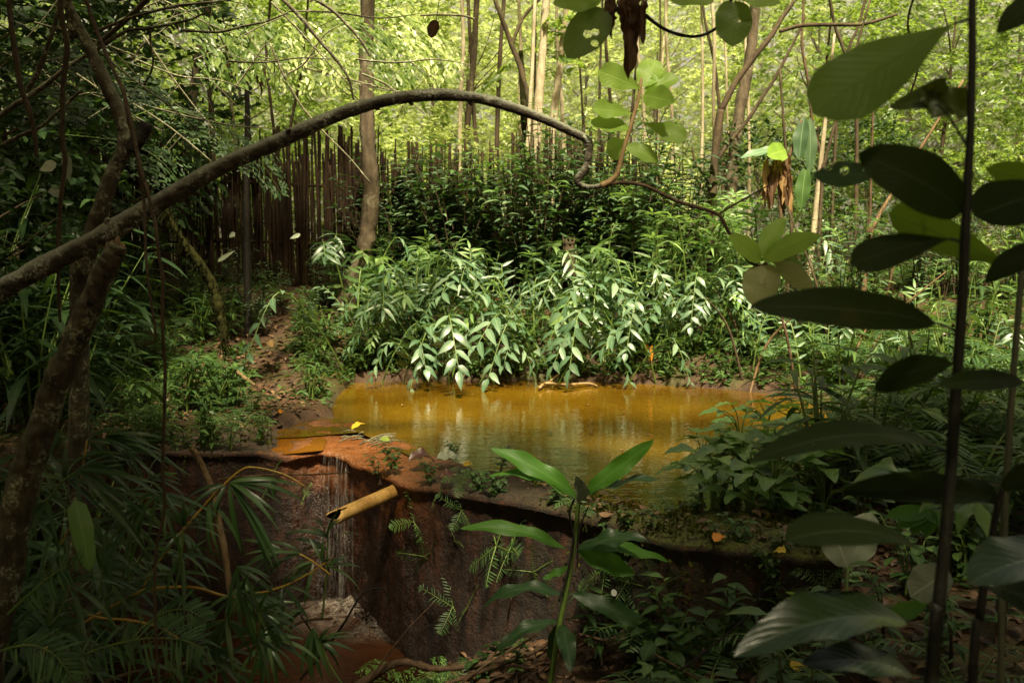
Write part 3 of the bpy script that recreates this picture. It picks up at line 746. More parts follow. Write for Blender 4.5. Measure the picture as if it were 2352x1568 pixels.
for i, (sp, y, lab) in enumerate([
    ([(1845,20,2.5),(1842,104,3),(1858,200,3.5),(1868,300,4),(1886,360,4),(1880,470,5)], 11.5, 'reddish thin stem with a kink, just left of the upper big sapling leaf'),
    ([(1905,-10,3),(1918,60,3.5),(1940,120,4),(1960,190,4),(1968,300,4.5)], 12.5, 'dark thin stem passing behind the tip of the upper big sapling leaf'),
    ([(1990,-10,3),(1972,60,3),(1950,110,3),(1932,180,3),(1920,300,3.5)], 12.8, 'dark thin stem crossing the one behind the upper big sapling leaf'),
    ([(1922,270,3.5),(1905,330,4),(1895,370,4),(1888,420,4.5)], 10.2, 'short leaning brown stem under the upper big sapling leaf'),
    ([(1615,20,3),(1624,70,3.5),(1640,140,4),(1652,250,4.5),(1660,380,5)], 15.5, 'pale brown stem in the sunlit gap right of the hanging dead leaves'),
    ([(2052,440,4),(2030,475,4.5),(2012,510,5),(1996,560,5.5)], 9.5, 'pale leaning stick-like stem below the dark oval sapling leaf'),
    ([(2000,430,3),(1998,500,3.5),(1992,560,4)], 9.8, 'thin orange-brown stem close left of the pale leaning one'),
    ([(1812,440,4),(1818,520,4.5),(1816,580,5)], 9.9, 'short brown stem under the bundle of hanging dead leaves'),
    ([(620,20,3),(612,120,3.5),(622,240,3.5),(640,380,4),(650,480,4)], 12.2, 'thin dark stem midway between the dead-topped one and the stout trunk'),
    ([(1470,60,3),(1462,150,3.5),(1452,260,4),(1448,370,4)], 14.5, 'thin pale-brown stem behind the bright upright leaf sprig'),
    ([(1530,30,3),(1522,130,3),(1512,260,3.5),(1508,400,4)], 17.5, 'slender sunlit stem right of the bright upright leaf sprig'),
    ([(700,80,3),(690,180,3),(668,290,3.5),(660,420,4)], 11.9, 'thin leaning stem left of the stout trunk, above the fence')]):
    trunk_tree(lab, sp, y, ('root_brown', 'bark_wood', 'bark_wood', 'bark_wood', 'bark_wood', 'stick', 'root_brown', 'bark_wood', 'bark_wood', 'bark_wood', 'bark_pale', 'bark_wood')[i], 10 if y > 12 else 0, 'wood_mid', up=1.2, seg=6, name='sapling_tree', cs=.6)
# tree with a dead, hanging top on the left
t = trunk_tree('dark stem with a brown collapsed dead top, left of the arching branch', [(563,150,5),(568,240,6),(568,330,7),(566,420,7),(566,520,8)], 9.8, 'bark_black', 0, top=False)
m = MB()
for k in range(26):
    b = P(565, 152, 9.8) + rv(R2, .06); a = R2.uniform(0, 6.28); l = R2.uniform(.15, .42); e = b + V((math.cos(a) * l * .8, math.sin(a) * l * .8, R2.uniform(-.35, .12)))
    m.leaf(b, e, V((0, 0, 1)) + rv(R2, .5), .05, 4, 'narrow', arch=.2, cols=1, rnd=R2)
t.part('crown', m, 'dead_leaf')

# ---- bamboo fence
t = Thing('bamboo_fence', 'tall fence of close-set dark brown bamboo poles with jagged tops', 'fence', on(-2.2, 11))
RF = random.Random(8); x = -5.2; n = 0; rest = MB(); rail = MB(); line = lambda x: 10.75 + .17 * (x + 5) + .08 * math.sin(x * 1.7)
allp = []
while x < 1.7:
    y = line(x) + RF.choice((-.04, 0, .05)) + RF.uniform(-.015, .015); h = RF.uniform(1.25, 1.75) + .1 * math.sin(x * 2.3); r = RF.uniform(.008, .020)
    if RF.random() < .1: h *= RF.uniform(.75, .9)
    b = on(x, y); allp.append((b, h, r)); x += RF.choice((.006, .009, .012, .016, .022)) * 1.0
big = set(sorted(range(len(allp)), key=lambda i: -allp[i][2])[:100])
for i, (b, h, r) in enumerate(allp):
    m = MB() if i in big else rest
    tl = V((RF.uniform(-.09, .09), RF.uniform(-.04, .04), 0))
    m.tube([b - V((0, 0, .1)), b + V((0, 0, h * .5)) + tl * .5 + rv(RF, .008), b + V((0, 0, h)) + tl], [r, r * .95, r * .85], 7, n=4, jit=.15)
    if i in big: t.part('pole', m, 'fence_pole')
o = t.part('pole', rest, 'fence_pole'); o['kind'] = 'stuff'
for z in (.45, 1.1):
    rl = MB(); rl.tube([on(q, line(q) + .05, z + .03 * math.sin(q * 3)) for q in (-5.2, -3.5, -2, -.6, .6, 1.7)], [.018] * 6, 7, n=5, jit=.2); t.part('rail', rl, 'fence_pole')

# ---- dark shrubs in front of the fence
RS = random.Random(31)
sh = [bush(RS, 'shrub', 1.35, 13, 24, .15, .042, 'shrub_dark', spread=.42), bush(RS, 'shrub', 1.15, 12, 22, .14, .04, 'shrub_mid', spread=.5), bush(RS, 'shrub', 1.5, 11, 28, .13, .036, 'shrub_dark', spread=.35)]
su = set()
for i in range(30):
    u = 880 + i * 24 + RS.uniform(-16, 16); y = RS.uniform(10.5, 11.3); p = P(u, 700, y); k = RS.choice((0, 0, 1, 2))
    place(sh, su, k, on(p.x, y), RS.uniform(0, 6.28), RS.uniform(.95, 1.35), ('dusky dense', 'mid-green loose', 'dark spire-like')[k] + ' shrub ' + ('just right of the stout trunk' if u < 1050 else 'before the fence behind the far bank' if u < 1300 else 'beside the broken stump on the far bank'), 'shrubs between the pool and the fence')
for i in range(16):                                             # right bank shrubs
    u = 1660 + i * 46 + RS.uniform(-18, 18); y = RS.uniform(9.2, 12); p = P(u, 700, y); k = RS.choice((1, 1, 0, 2))
    place(sh, su, k, on(p.x, y), RS.uniform(0, 6.28), RS.uniform(.6, 1.0), ('dusky dense', 'mid-green loose', 'dark spire-like')[k] + ' shrub ' + ('under the hanging dead leaf bundle' if u < 1850 else 'behind the dark oval sapling leaf' if u < 2120 else 'right of the tall dark sapling stem'), 'shrubs on the far side right')
for i in range(20):                                             # dark growth added behind the fence to darken its gaps
    x = -5.0 + i * .36 + RS.uniform(-.12, .12)
    place(sh, su, RS.choice((0, 2)), on(x, line(x) + RS.uniform(.4, .8)), RS.uniform(0, 6.28), RS.uniform(.75, 1.05), 'dark shrub added behind the bamboo fence to darken its gaps', 'shrubs behind the fence')
for i in range(12):                                             # left, at the foot of the fence
    u = 190 + i * 52 + RS.uniform(-20, 20); y = RS.uniform(9.6, 10.4); p = P(u, 700, y)
    place(sh, su, 0, on(p.x, y), RS.uniform(0, 6.28), RS.uniform(.35, .6), 'small dark shrub at the fence foot ' + ('left of the mossy hanging vine' if u < 400 else 'between the mossy vine and the stout trunk'), 'small shrubs at the fence foot')

# ---- ginger on the far bank
RG = random.Random(41)
gd = [ginger(RG, h, n, L, w, l, ml=m_, bend=b) for h, n, L, w, l, b, m_ in ((1.0, 19, .23, .072, 1.0, .72, 'ginger'), (1.1, 22, .21, .062, 1.05, .75, 'ginger'), (.8, 15, .25, .082, .95, .6, 'ginger'), (.95, 18, .21, .056, .55, .95, 'ginger_fresh'), (.9, 17, .23, .074, 1.1, .8, 'ginger'))]
gm = [ginger(RG, h, n, L, w, l, ml=m_, bend=.8) for h, n, L, w, l, m_ in ((.85, 17, .18, .034, .4, 'ginger'), (.95, 17, .19, .036, .5, 'ginger'), (.8, 15, .2, .034, .3, 'shrub_mid'), (.7, 15, .19, .026, .6, 'ginger'))]
gu = [ginger(RG, h, n, L, w, l, ml='ginger_fresh', bend=.4) for h, n, L, w, l in ((1.0, 14, .2, .026, .18), (1.1, 15, .19, .024, .3), (.9, 13, .22, .022, .35))]
s1, s2, s3 = set(), set(), set()
def bankw(u): return 'at the far bank left end' if u < 1020 else 'mid-way along the far bank' if u < 1330 else 'at the far bank right end'
for i in range(74):
    u = 815 + i * 11.8 + RG.uniform(-22, 22); y = RG.uniform(9.15, 10.0); p = P(u, 880, y)
    place(gd, s1, RG.randrange(5), V((p.x, y, max(.0, height(p.x, y)))), -PI / 2 + RG.choice((-1, 1)) * RG.uniform(.2, 1.75), RG.uniform(.5, .92), 'glossy ginger stalk drooping over the water ' + bankw(u), 'ginger stalks drooping over the pool', tilt=(RG.uniform(-.15, .15), RG.uniform(-.15, .15)))
for i in range(124):
    u = 765 + i * 8.4 + RG.uniform(-14, 14); y = RG.uniform(9.45, 10.8); p = P(u, 800, y)
    place(gm, s2, RG.randrange(4), on(p.x, y, -.02), RG.uniform(0, 6.28), RG.uniform(.55, 1.2), 'leafy ginger stalk inside the clump ' + bankw(u), 'ginger stalks in the bank clump', tilt=(RG.uniform(-.35, .35), RG.uniform(-.35, .35)))
for i in range(96):
    u = (840 + i * 13 if i < 70 else 1480 + (i - 70) * 11) + RG.uniform(-14, 14); y = RG.uniform(9.9, 11.2); p = P(u, 700, y)
    sc = RG.uniform(.85, 1.3) * (1 if u > 1350 else .68)
    place(gu, s3, i % 3, on(p.x, y, -.02), RG.uniform(0, 6.28), sc, 'upright fresh light-green ginger shoot ' + (bankw(u) if u < 1640 else 'on the slope right of the far bank'), 'upright ginger shoots')
# right bank of the pool
for i in range(26):
    u = 1600 + i * 29 + RG.uniform(-14, 14); y = RG.uniform(7.6, 9.4); p = P(u, 800, y)
    if sdist(POOL, p.x, y) < .12: continue
    place(gm, s2, RG.randrange(4), on(p.x, y, -.02), RG.uniform(0, 6.28), RG.uniform(.5, .75), 'short leafy ginger plant ' + ('by the shadowed right shore' if u < 1900 else 'on the right bank behind the sapling stem'), 'short ginger on the right bank')

for i in range(64):                                             # green tangle climbing the right slope
    u = 1620 + i * 12.5 + RG.uniform(-20, 20); y = RG.uniform(8.6, 11.2); p = P(u, 750, y)
    if sdist(POOL, p.x, y) < .15: continue
    place(gu, s3, i % 3, on(p.x, y, -.02), RG.uniform(0, 6.28), RG.uniform(.5, .95), 'grassy light-green shoot on the right slope ' + ('under the drooping twig with pale leaves' if u < 1850 else 'behind the dark sapling leaves' if u < 2180 else 'right of the sapling stem'), 'grassy shoots on the right slope')
# broken stump among the shrubs
m = MB(); p, r_ = pc([(1309,640,13.5),(1308,610,13),(1307,575,13),(1306,556,11.5)], 10.2); m.tube(p, r_, 12, n=5, jit=.35)
for k in range(7):
    b = p[-1] + V((.05 * math.cos(k), .05 * math.sin(k), -.03)); m.tube([b, b + V((.01 * math.cos(k * 3), 0, RS.uniform(.04, .11)))], [.016, .003], 5)
solo('broken_stump', m, 'bark_wood', 'jagged brown broken stump among the shrubs on the far bank', 'stump', on(p[0].x, p[0].y))

# ---- low plants on the banks
RH = random.Random(51)
hb = [bush(RH, 'herb', .28, 6, 8, .10, .034, 'herb', 'lance', .6, 'plant', 'cane_green', .1), bush(RH, 'herb', .2, 5, 6, .075, .04, 'herb', 'ell', .7, 'plant', 'cane_green', .1),
      bush(RH, 'herb', .42, 5, 11, .16, .024, 'herb', 'narrow', .5, 'plant', 'cane_green', .15)]
fr = [fern(RH, 'fern', 8, .42, .10, 17), fern(RH, 'fern', 7, .34, .085, 15), fern(RH, 'fern', 9, .6, .14, 20)]
hu, fu = set(), set()
def barepath(x, y):             # trodden earth running down to the pool corner
    u, v = px(V((x, y, height(x, y))))
    c = 660 - 40 * math.sin((v - 680) / 100) if v < 960 else 640
    return math.exp(-((u - c) / (85 if v > 760 else 45)) ** 2)
cnt = 0
while cnt < 120:
    u = RH.uniform(-40, 800); y = RH.uniform(6.5, 10.6); p = P(u, 800, y); x = p.x
    if sdist(POOL, x, y) < .05 or RH.random() < barepath(x, y) * 1.1: continue
    k = RH.randrange(3); cnt += 1
    place(hb, hu, k, on(x, y), RH.uniform(0, 6.28), RH.uniform(.6, 1.25), ('low leafy herb', 'small round-leaved herb', 'narrow-leaved tufty herb')[k] + (' left of the thin vertical vine' if u < 370 else ' between the thin vine and the bare path' if u < 610 else ' beside the bare path down to the pool') + (', towards the fence' if y > 8.6 else ', towards the dam'), 'low herbs on the left bank')
cnt = 0
while cnt < 26:
    u = RH.uniform(0, 790); y = RH.uniform(6.7, 10); p = P(u, 800, y); x = p.x
    if sdist(POOL, x, y) < .05 or RH.random() < barepath(x, y): continue
    k = RH.randrange(3); cnt += 1
    place(fr, fu, k, on(x, y), RH.uniform(0, 6.28), RH.uniform(.5, .95), 'low green fern ' + ('beside the leaning broken trunk' if u < 260 else 'among the herbs of the left bank' if u < 640 else 'at the left shore of the pool'), 'ferns on the left bank')
cnt = 0
while cnt < 70:
    u = RH.uniform(1750, 2420); y = RH.uniform(4.6, 9.2); p = P(u, 800, y); x = p.x
    if sdist(POOL, x, y) < .1 or sdist(WALLP, x, y) < .15: continue
    k = RH.randrange(3); cnt += 1; near = y < 6.4
    if RH.random() < .4: place(fr, fu, k, on(x, y), RH.uniform(0, 6.28), RH.uniform(.8, 1.5), 'spreading fern ' + ('on the right bank near the dam end' if near else 'on the right bank behind the arrow-leaved plants'), 'ferns on the right bank')
    else: place(hb, hu, k, on(x, y), RH.uniform(0, 6.28), RH.uniform(1.1, 2.1), ('low leafy herb', 'small round-leaved herb', 'narrow-leaved tufty herb')[k] + (' on the right bank near the dam end' if near else ' on the right bank behind the arrow-leaved plants'), 'herbs on the right bank')

# ground cover nobody could count, and the leaf litter
gc = MB(); n = 0
while n < 8200:
    x = RH.uniform(-5.2, 7); y = RH.uniform(4, 12.2)
    if n > 3800: x = RH.uniform(-2.2, 4); y = RH.uniform(8.9, 11)
    if n > 6000: x = RH.uniform(1.6, 7); y = RH.uniform(7.5, 13)
    z = height(x, y)
    if z < .02 and not (x > .9 and y < 5): continue
    if sdist(WALLP, x, y) < .03: continue
    if x < 1 and RH.random() < barepath(x, y) * .93: continue
    n += 1; b = V((x, y, z)); s = RH.uniform(.03, .085)
    for k in range(RH.randint(4, 7)):
        a = RH.uniform(0, 6.28); h0 = b + V((RH.uniform(-.03, .03), RH.uniform(-.03, .03), RH.uniform(0, s)))
        gc.hexleaf(h0, h0 + V((math.cos(a) * s, math.sin(a) * s, RH.uniform(-.2, .7) * s)), V((0, 0, 1)) + rv(RH, .5), s * RH.uniform(.25, .5), .3)
solo('ground_cover', gc, 'herb', None, None, (0, 0, 0), kind='stuff')
lt = MB(); n = 0
while n < 7400:
    if n < 3400: x = RH.uniform(-.9, 3.2); y = RH.uniform(2.4, 5.2)
    elif n < 5200: x = RH.uniform(-5, 4.5); y = RH.uniform(5.5, 11)
    else: x = RH.uniform(-3.6, -.9); y = RH.uniform(6.3, 10.8)
    z = height(x, y)
    if z < -.98 or sdist(POOL, x, y) < .04 or sdist(WALLP, x, y) < .02: continue
    n += 1; s = RH.uniform(.03, .085); a = RH.uniform(0, 6.28); b = V((x, y, z + RH.uniform(.002, .03)))
    lt.leaf(b, b + V((math.cos(a) * s, math.sin(a) * s, RH.uniform(-.15, .3) * s)), V((0, 0, 1)) + rv(RH, .45), s * RH.uniform(.35, .6), 4, 'ell', arch=RH.uniform(-.15, .25), fold=RH.uniform(-.3, .5), cols=1, curl=RH.uniform(0, .3), rnd=RH)
solo('fallen_leaves', lt, 'litter', None, None, (0, 0, 0), kind='stuff')

# brush and thin dry stems on the right
for i in range(13):
    u = RS.uniform(1690, 2180); y = RS.uniform(8.2, 10.8); p = P(u, 600, y); b = on(p.x, y, -.03); h = RS.uniform(.5, 1.5); a = RS.uniform(-.7, .7)
    m = MB(); m.tube([b, b + V((a * h * .4, RS.uniform(-.1, .1), h * .5)), b + V((a * h, RS.uniform(-.2, .2), h * RS.uniform(.7, 1)))], [.014, .011, .005], 6, n=6, jit=.25)
    solo('dry_stem', m, ('stick', 'root_brown', 'bark_wood')[i % 3], ('pale brown', 'dull brown', 'grey-brown')[i % 3] + ' thin dry stem leaning in the brush ' + ('under the hanging dead leaf bundle' if u < 1850 else 'behind the dark sapling leaves'), 'stem', b, 'dry stems in the right-hand brush')

for i in range(16):
    u = 1060 + i * 45 + RS.uniform(-16, 16); y = RS.uniform(12.4, 16.5); r0 = RS.uniform(2, 5); k = RS.uniform(-25, 25); pale = RS.random() < .6
    trunk_tree(('thin pale pole-like trunk ' if pale else 'thin brown pole-like trunk ') + where(u) + (', thicker than its neighbours' if r0 > 4 else ''), [(u + k, -10, r0), (u + k * .7 + RS.uniform(-5, 5), 110, r0 * 1.1), (u + k * .3 + RS.uniform(-5, 5), 250, r0 * 1.2), (u, 400, r0 * 1.3)], y, 'bark_pale' if pale else 'bark_wood', 8, 'wood_bright', up=1.5, seg=6, name='pole_tree', cs=.8).o['group'] = 'thin pole trunks in the sunlit wood'

# ================================================================== things that stand out one by one
RN = random.Random(77)
def stick(name, label, cat, spec, y, m, seg=7, group=None, ground=False, jit=.2, n=6):
    p, r = pc(spec, y)
    mb = MB(); mb.tube(p, r, seg, n=n, jit=jit, lump=.1)
    lo = min(p, key=lambda q: q.z)
    return solo(name, mb, m, label, cat, lo, group)

# ---- the arching tree
p, r = pc([(-190,800,3.15,27.2),(-40,692,3.1,25.2),(100,612,3.06,24.1),(220,550,3.03,22.4),(350,475,3.0,20.7),(500,387,3.0,19.0),(640,325,3.0,17.3),(760,270,3.0,15.6),(860,237,3.0,14.3),(950,221,3.0,13.6),(1040,219,3.0,12.9),(1130,233,3.0,12.2),(1240,270,3.0,10.9),(1300,297,3.0,9.9),(1342,317,3.0,9.2),(1353,330,3.0,9.2),(1352,355,3.0,8.8),(1345,388,3.0,8.8),(1328,410,3.0,8.8),(1332,424,3.0,7.5),(1355,430,3.0,5.8),(1385,425,3.0,5.4)])
b0 = V((-2.9, 3.3, -.15)); p = [b0, V((-2.7, 3.25, .35))] + p[0:]; r = [.075, .07] + r
t = Thing('arching_tree', 'bare arching grey-brown tree limb bent over the pool, kinked at its tip', 'tree', b0)
m = MB(); m.tube(p, r, 18, n=9, jit=.10, lump=.16)
t.part('trunk', m, 'bark_arch')
ap, ar = smooth(p, r, 9)
for k in range(11):
    i_ = int((.22 + .068 * k + RN.uniform(-.02, .02)) * len(ap)); b = ap[i_]; ax = (ap[i_ + 1] - ap[i_ - 1]).normalized(); o_ = (rv(RN) - ax * 0); o_ = (o_ - ax * o_.dot(ax)).normalized(); e_ = ar[i_]
    stb = MB(); stb.tube([b + o_ * e_ * .7, b + o_ * e_ * 1.15 + ax * e_ * .2, b + o_ * e_ * RN.uniform(1.2, 1.75) + ax * e_ * .5], [e_ * .5, e_ * .34, e_ * .18], 7, n=3, jit=.2); t.part('branch_scar', stb, 'bark_arch')
tw = MB(); q, s = pc([(1380,427,8),(1402,416,7),(1418,398,6),(1430,352,5),(1448,292,4.5),(1464,235,4),(1471,195,4),(1474,180,2)], 3.0); tw.tube(q, s, 8, n=5, jit=.15)
sprig = t.part('upright_twig', tw, 'sap_pink')
tw = MB(); q, s = pc([(1375,428,5),(1410,421,4.5),(1445,420,4),(1490,430,4),(1550,460,4),(1600,476,4),(1650,493,4),(1672,530,4),(1692,562,3.5),(1715,595,3.5),(1740,610,3.5),(1762,604,3)], 3.0); tw.tube(q, s, 8, n=5, jit=.15)
q, s = pc([(1648,493,3),(1690,468,2.5),(1740,440,2),(1775,420,1.5)], 3.0); tw.tube(q, s, 6, n=5)
low = t.part('drooping_twig', tw, 'root_brown')
def lf(par, th, spec, mat, name='leaf', label=None, **kw):
    (b, tp, yb, yt, w, roll, sh) = spec; mb = MB(); a = dict(seg=14, wave=.07, cols=2, fold=.2, rnd=RN); a.update(kw)
    leafpx(mb, b, tp, yb, yt, w, roll, sh, **a); return th.part(name, mb, mat, par)
for sp in [((1476,206),(1374,163),3,2.95,56,.3,'obov'), ((1476,200),(1508,138),3,3.05,58,.2,'oval'), ((1480,212),(1560,178),3,3.0,40,.7,'ell'), ((1478,218),(1550,236),3,2.9,54,.3,'ell'),
           ((1455,262),(1360,250),3,2.95,40,.5,'obov'), ((1446,296),(1348,284),3,2.97,34,.7,'ell'), ((1478,282),(1576,322),3,2.95,44,.5,'obov'), ((1440,330),(1394,352),3,3.05,50,.2,'ell'), ((1437,335),(1512,372),3,3.0,36,.6,'ell')]:
    lf(sprig, t, sp, 'sun_leaf', arch=.05)
for sp, mt in [(((1748,600),(1674,540),3,2.95,44,.4,'ell'), 'sun_leaf'), (((1745,592),(1801,500),3,3.05,44,.3,'ell'), 'sun_leaf'), (((1752,598),(1886,541),3,2.9,50,.5,'ell'), 'sun_leaf'),
               (((1756,585),(1802,543),3,3.1,40,.9,'ell'), 'white_leaf'), (((1764,606),(1732,704),3,2.95,84,.1,'oval'), 'pale_leaf'), (((1780,600),(1868,668),3,2.97,46,.2,'ell'), 'pale_leaf'), (((1770,600),(1845,615),3,3.1,36,.5,'ell'), 'holed_leaf')]:
    lf(low, t, sp, mt, arch=.06)

# ---- leaning trunks at the left
p, r = pc([(272,562,19.4),(258,592,24.5),(240,622,26.6),(216,680,27.4),(190,740,28.8),(160,810,30.2),(128,880,31.7),(104,960,33.1),(80,1030,33.8),(52,1110,35.3),(28,1230,37.4),(2,1370,39.6),(-30,1500,41.8),(-62,1700,43.2)], 2.55)
p.append(V((p[-1].x - .12, 2.5, -.2))); r.append(.085)
t = Thing('broken_tree', 'leaning lichen-spotted trunk with a snapped-off top under the arching limb', 'tree', p[-1])
m = MB(); m.tube(p, r, 18, n=8, jit=.16, lump=.14)
t.part('trunk', m, 'bark_dark')
m = MB()
for k, (u, v) in enumerate([(280,566),(268,556),(256,560),(246,570)]): b = P(u, v + 18, 2.55); m.tube([b, P(u + 2, v - 8 - 6 * (k % 2), 2.55)], [.014, .004], 6)
t.part('splintered_top', m, 'stick')
for (u, v, rr) in [(206,694,7),(184,776,8),(243,633,5)]:
    m = MB(); b = P(u, v, 2.5); n = (CAM - b).normalized(); m.tube([b - n * .02, b + n * .012], [rr * 2.5 / F * 1.2, rr * 2.5 / F * .7], 9); t.part('knot', m, 'bark_black')
p, r = pc([(150,-30,9.4),(156,5,9.7),(172,44,10.4),(198,95,12.2),(227,157,14.4),(256,220,15.1),(276,264,15.8),(289,308,17.3),(283,350,17.3),(262,392,18.0),(240,455,19.4),(222,513,20.2),(205,570,20.9),(190,640,21.6),(182,720,22.3)], 3.5)
d = (p[0] - p[1]).normalized(); p.insert(0, p[0] + d * 2.2); r.insert(0, .014); lo = p[-1]; p.append(V((lo.x - .1, 3.5, height(lo.x, 3.5) - .1))); r.append(.055)
t = Thing('crooked_tree', 'slim crooked dark tree leaning up behind the arching limb, wrapped by two vines', 'tree', p[-1])
m = MB(); m.tube(p, r, 14, n=7, jit=.16, lump=.12); t.part('trunk', m, 'bark_dark')
m = MB(); q, s = pc([(300,345,19),(318,320,18),(330,300,17),(338,282,16)], 3.5); m.tube(q, s, 10, n=4, jit=.3); t.part('snag', m, 'bark_black')
m = MB(); crown(m, RN, p[0], (1.3, 1.2, .6), 40, 12, .2, .09); t.part('crown', m, 'canopy')

# ---- vines
stick('vine', 'longer thin grey vine hanging from the crooked tree down past the bamboo shoots', 'vine', [(190,-20,5),(200,8,5),(220,66,4.5),(253,146,4.5),(281,205,4.5),(303,286,4.5),(318,366,4.5),(334,420,4.2),(348,480,4),(357,517,4),(364,580,4),(374,640,4.5),(373,700,4),(374,773,4),(379,846,4),(377,956,4),(374,1091,4),(379,1150,3.8),(373,1200,3.6),(361,1250,3.6),(355,1324,3.6),(357,1433,3.6),(364,1600,3.6)], 2.45, 'bark_twig', ground=True)
stick('vine', 'shorter thin vine twisted beside the longer grey one, forking at its end', 'vine', [(283,200,4),(296,280,4),(312,340,4),(322,405,4),(330,460,3.6),(334,540,3.4),(336,600,3.4),(345,680,3),(357,775,3),(331,790,2)], 2.5, 'bark_twig')
stick('vine', 'dark knotted vine hanging straight down nearest the left edge of the wood', 'vine', [(20,-20,6),(24,40,6),(36,128,6),(48,201,6),(68,256,6),(80,310,5),(84,360,4)], 3.2, 'bark_twig')
stick('vine', 'dark vine hanging between the left edge and the crooked tree', 'vine', [(138,-20,6),(142,40,6),(154,110,6.5),(146,183,5.5),(144,260,5.5),(143,330,5.5),(150,370,6),(140,458,5),(134,571,5),(134,650,4),(138,740,3)], 3.1, 'bark_twig')
p, r = pc([(378,470,5),(392,505,6),(412,540,7),(445,585,8),(470,620,9),(490,660,11),(503,700,12),(512,745,10),(516,800,6)], 7.6)
m = MB(); m.tube(p, r, 12, n=8, jit=.5, lump=.2); q, _ = smooth(p, r, 12)
for k in range(520):
    b = RN.choice(q) + rv(RN, .045); m.hexleaf(b, b + V((RN.uniform(-.03, .03), RN.uniform(-.03, .03), -RN.uniform(.02, .07))), rv(RN), .012, .1, mi=1)
solo('mossy_vine', m, ['mossy', 'moss_hang'], 'thick yellow-green mossy vine sagging down in front of the bamboo fence', 'vine', p[-1])
# ---- dark bare branches crossing the upper left
for lab, sp, y in [
    ('long pale-edged bare branch slanting up from the left edge', [(-30,290,7),(28,245,6.5),(62,225,6),(110,190,6),(160,150,5),(198,128,4.5),(240,104,3.5),(300,66,2.5)], 3.9),
    ('thick brown bare branch rising to the top behind the crooked tree', [(225,100,6),(270,64,6),(310,26,6.5),(345,-10,7)], 3.8),
    ('slender bare branch running right from the crooked tree, upper of two', [(215,75,4),(262,56,4),(304,40,3.5),(360,25,3.5),(420,12,3),(500,5,2)], 3.7),
    ('slender bare branch running right from the crooked tree, lower of two', [(225,110,4),(290,72,3.5),(340,66,3.5),(400,54,3),(440,44,2.6),(470,30,2)], 3.9),
    ('low bare twig curving up at the left edge below the vines', [(-30,350,5),(10,330,4.5),(50,310,4.5),(95,290,4),(140,250,3.5),(190,205,3)], 3.6),
    ('nearly black bare branch standing upright left of the crooked tree', [(60,210,6),(85,170,6),(108,110,5.5),(122,70,5),(134,20,4),(140,-20,4)], 4.2),
    ('dark arched branch dropping right across the leafy gap above the fence', [(640,-10,4.5),(690,40,4.5),(735,95,4),(770,135,3.5),(800,180,3),(812,230,2)], 4.6),
    ('thin dark branch with side twigs over the leafy gap, above the arched one', [(700,-15,4),(760,22,3.5),(800,60,3.5),(830,95,3),(850,130,2)], 5.0),
    ('long thin dark twig crossing from the crooked tree towards the fence', [(420,70,3),(500,74,3),(560,60,3),(610,50,2.5),(660,30,2)], 4.4),
    ('hanging dark twig below the long thin one', [(344,68,2.5),(346,100,2.5),(352,140,2.5),(345,170,2.5),(330,196,2)], 4.2),
    ('thin slanting twig in front of the bamboo fence top, behind the arching limb', [(620,100,2.5),(650,170,2.5),(690,240,2.5),(740,300,2.5),(800,360,2),(850,420,2)], 7.5),
    ('faint horizontal twig at the top, left of the V-forked stem', [(965,36,2),(1010,34,2.5),(1060,36,2.5),(1090,44,2.5)], 8.0),
    ('dark twig hanging at the upper right beyond the sapling stem', [(2100,-10,2.5),(2085,60,2.5),(2110,140,2.5),(2090,220,2)], 5.0)]:
    stick('bare_branch', lab, 'branch', sp, y, 'bark_dark', 7, 'bare branches in the upper part of the wood')

# ---- hanging spray at the top: holed leaves and a clump of dead ones
t = Thing('overhanging_branch', 'thin overhanging branch at the top with green leaves and a clump of dead brown ones', 'branch', P(1436, -60, 2.3))
m = MB(); q, s = pc([(1380,-60,5),(1420,-20,5),(1450,10,5),(1480,34,4.5),(1520,64,4),(1560,80,4),(1600,84,3.6),(1635,72,3.6),(1662,48,3.6),(1676,18,3.6),(1682,-30,3.6)], 2.3); m.tube(q, s, 8, n=6, jit=.15)
q, s = pc([(1440,0,3),(1420,20,3),(1398,34,2.5)], 2.3); m.tube(q, s, 6, n=4); t.part('twig', m, 'bark_black')
for sp, mt in [(((1392,22),(1302,134),2.3,2.25,88,.15,'oval'), 'holed_leaf'), (((1385,-10),(1270,10),2.3,2.25,60,.4,'ell'), 'sun_leaf'), (((1500,-30),(1640,6),2.3,2.25,60,.6,'ell'), 'sun_leaf'),
               (((1684,0),(1682,108),2.3,2.28,82,.15,'oval'), 'holed_leaf'), (((1690,-30),(1790,10),2.3,2.25,60,.5,'ell'), 'sun_leaf')]:
    lf(None, t, sp, mt, arch=.05)
for k, (u, v0, v1, w) in enumerate([(1396,0,66,12),(1404,-10,92,14),(1412,10,60,16),(1422,0,54,10),(1448,-20,170,24),(1440,20,184,16),(1458,0,150,20),(1466,-10,96,16),(1474,10,104,12),(1434,0,76,14),(1486,0,60,10),(1390,20,56,8)]):
    mb = MB(); leafpx(mb, (u, v0), (u + RN.uniform(-5, 5), v1), 2.3 + RN.uniform(-.03, .03), 2.3 + RN.uniform(-.05, .05), w * 1.5, RN.uniform(-.6, .6), 'strap', seg=14, wave=.35, fold=.7, twist=RN.uniform(-1.6, 1.6), arch=RN.uniform(-.06, .06), rnd=RN)
    t.part('dead_leaf', mb, 'dead_leaf')
def loose(name, label, cat, b, tp, y, w, roll, sh, mt, group=None, yb=None, **kw):
    mb = MB(); a = dict(seg=10, wave=.08, rnd=RN); a.update(kw); leafpx(mb, b, tp, yb or y, y, w, roll, sh, **a)
    return solo(name, mb, mt, label, cat, P(b[0], b[1], yb or y), group)
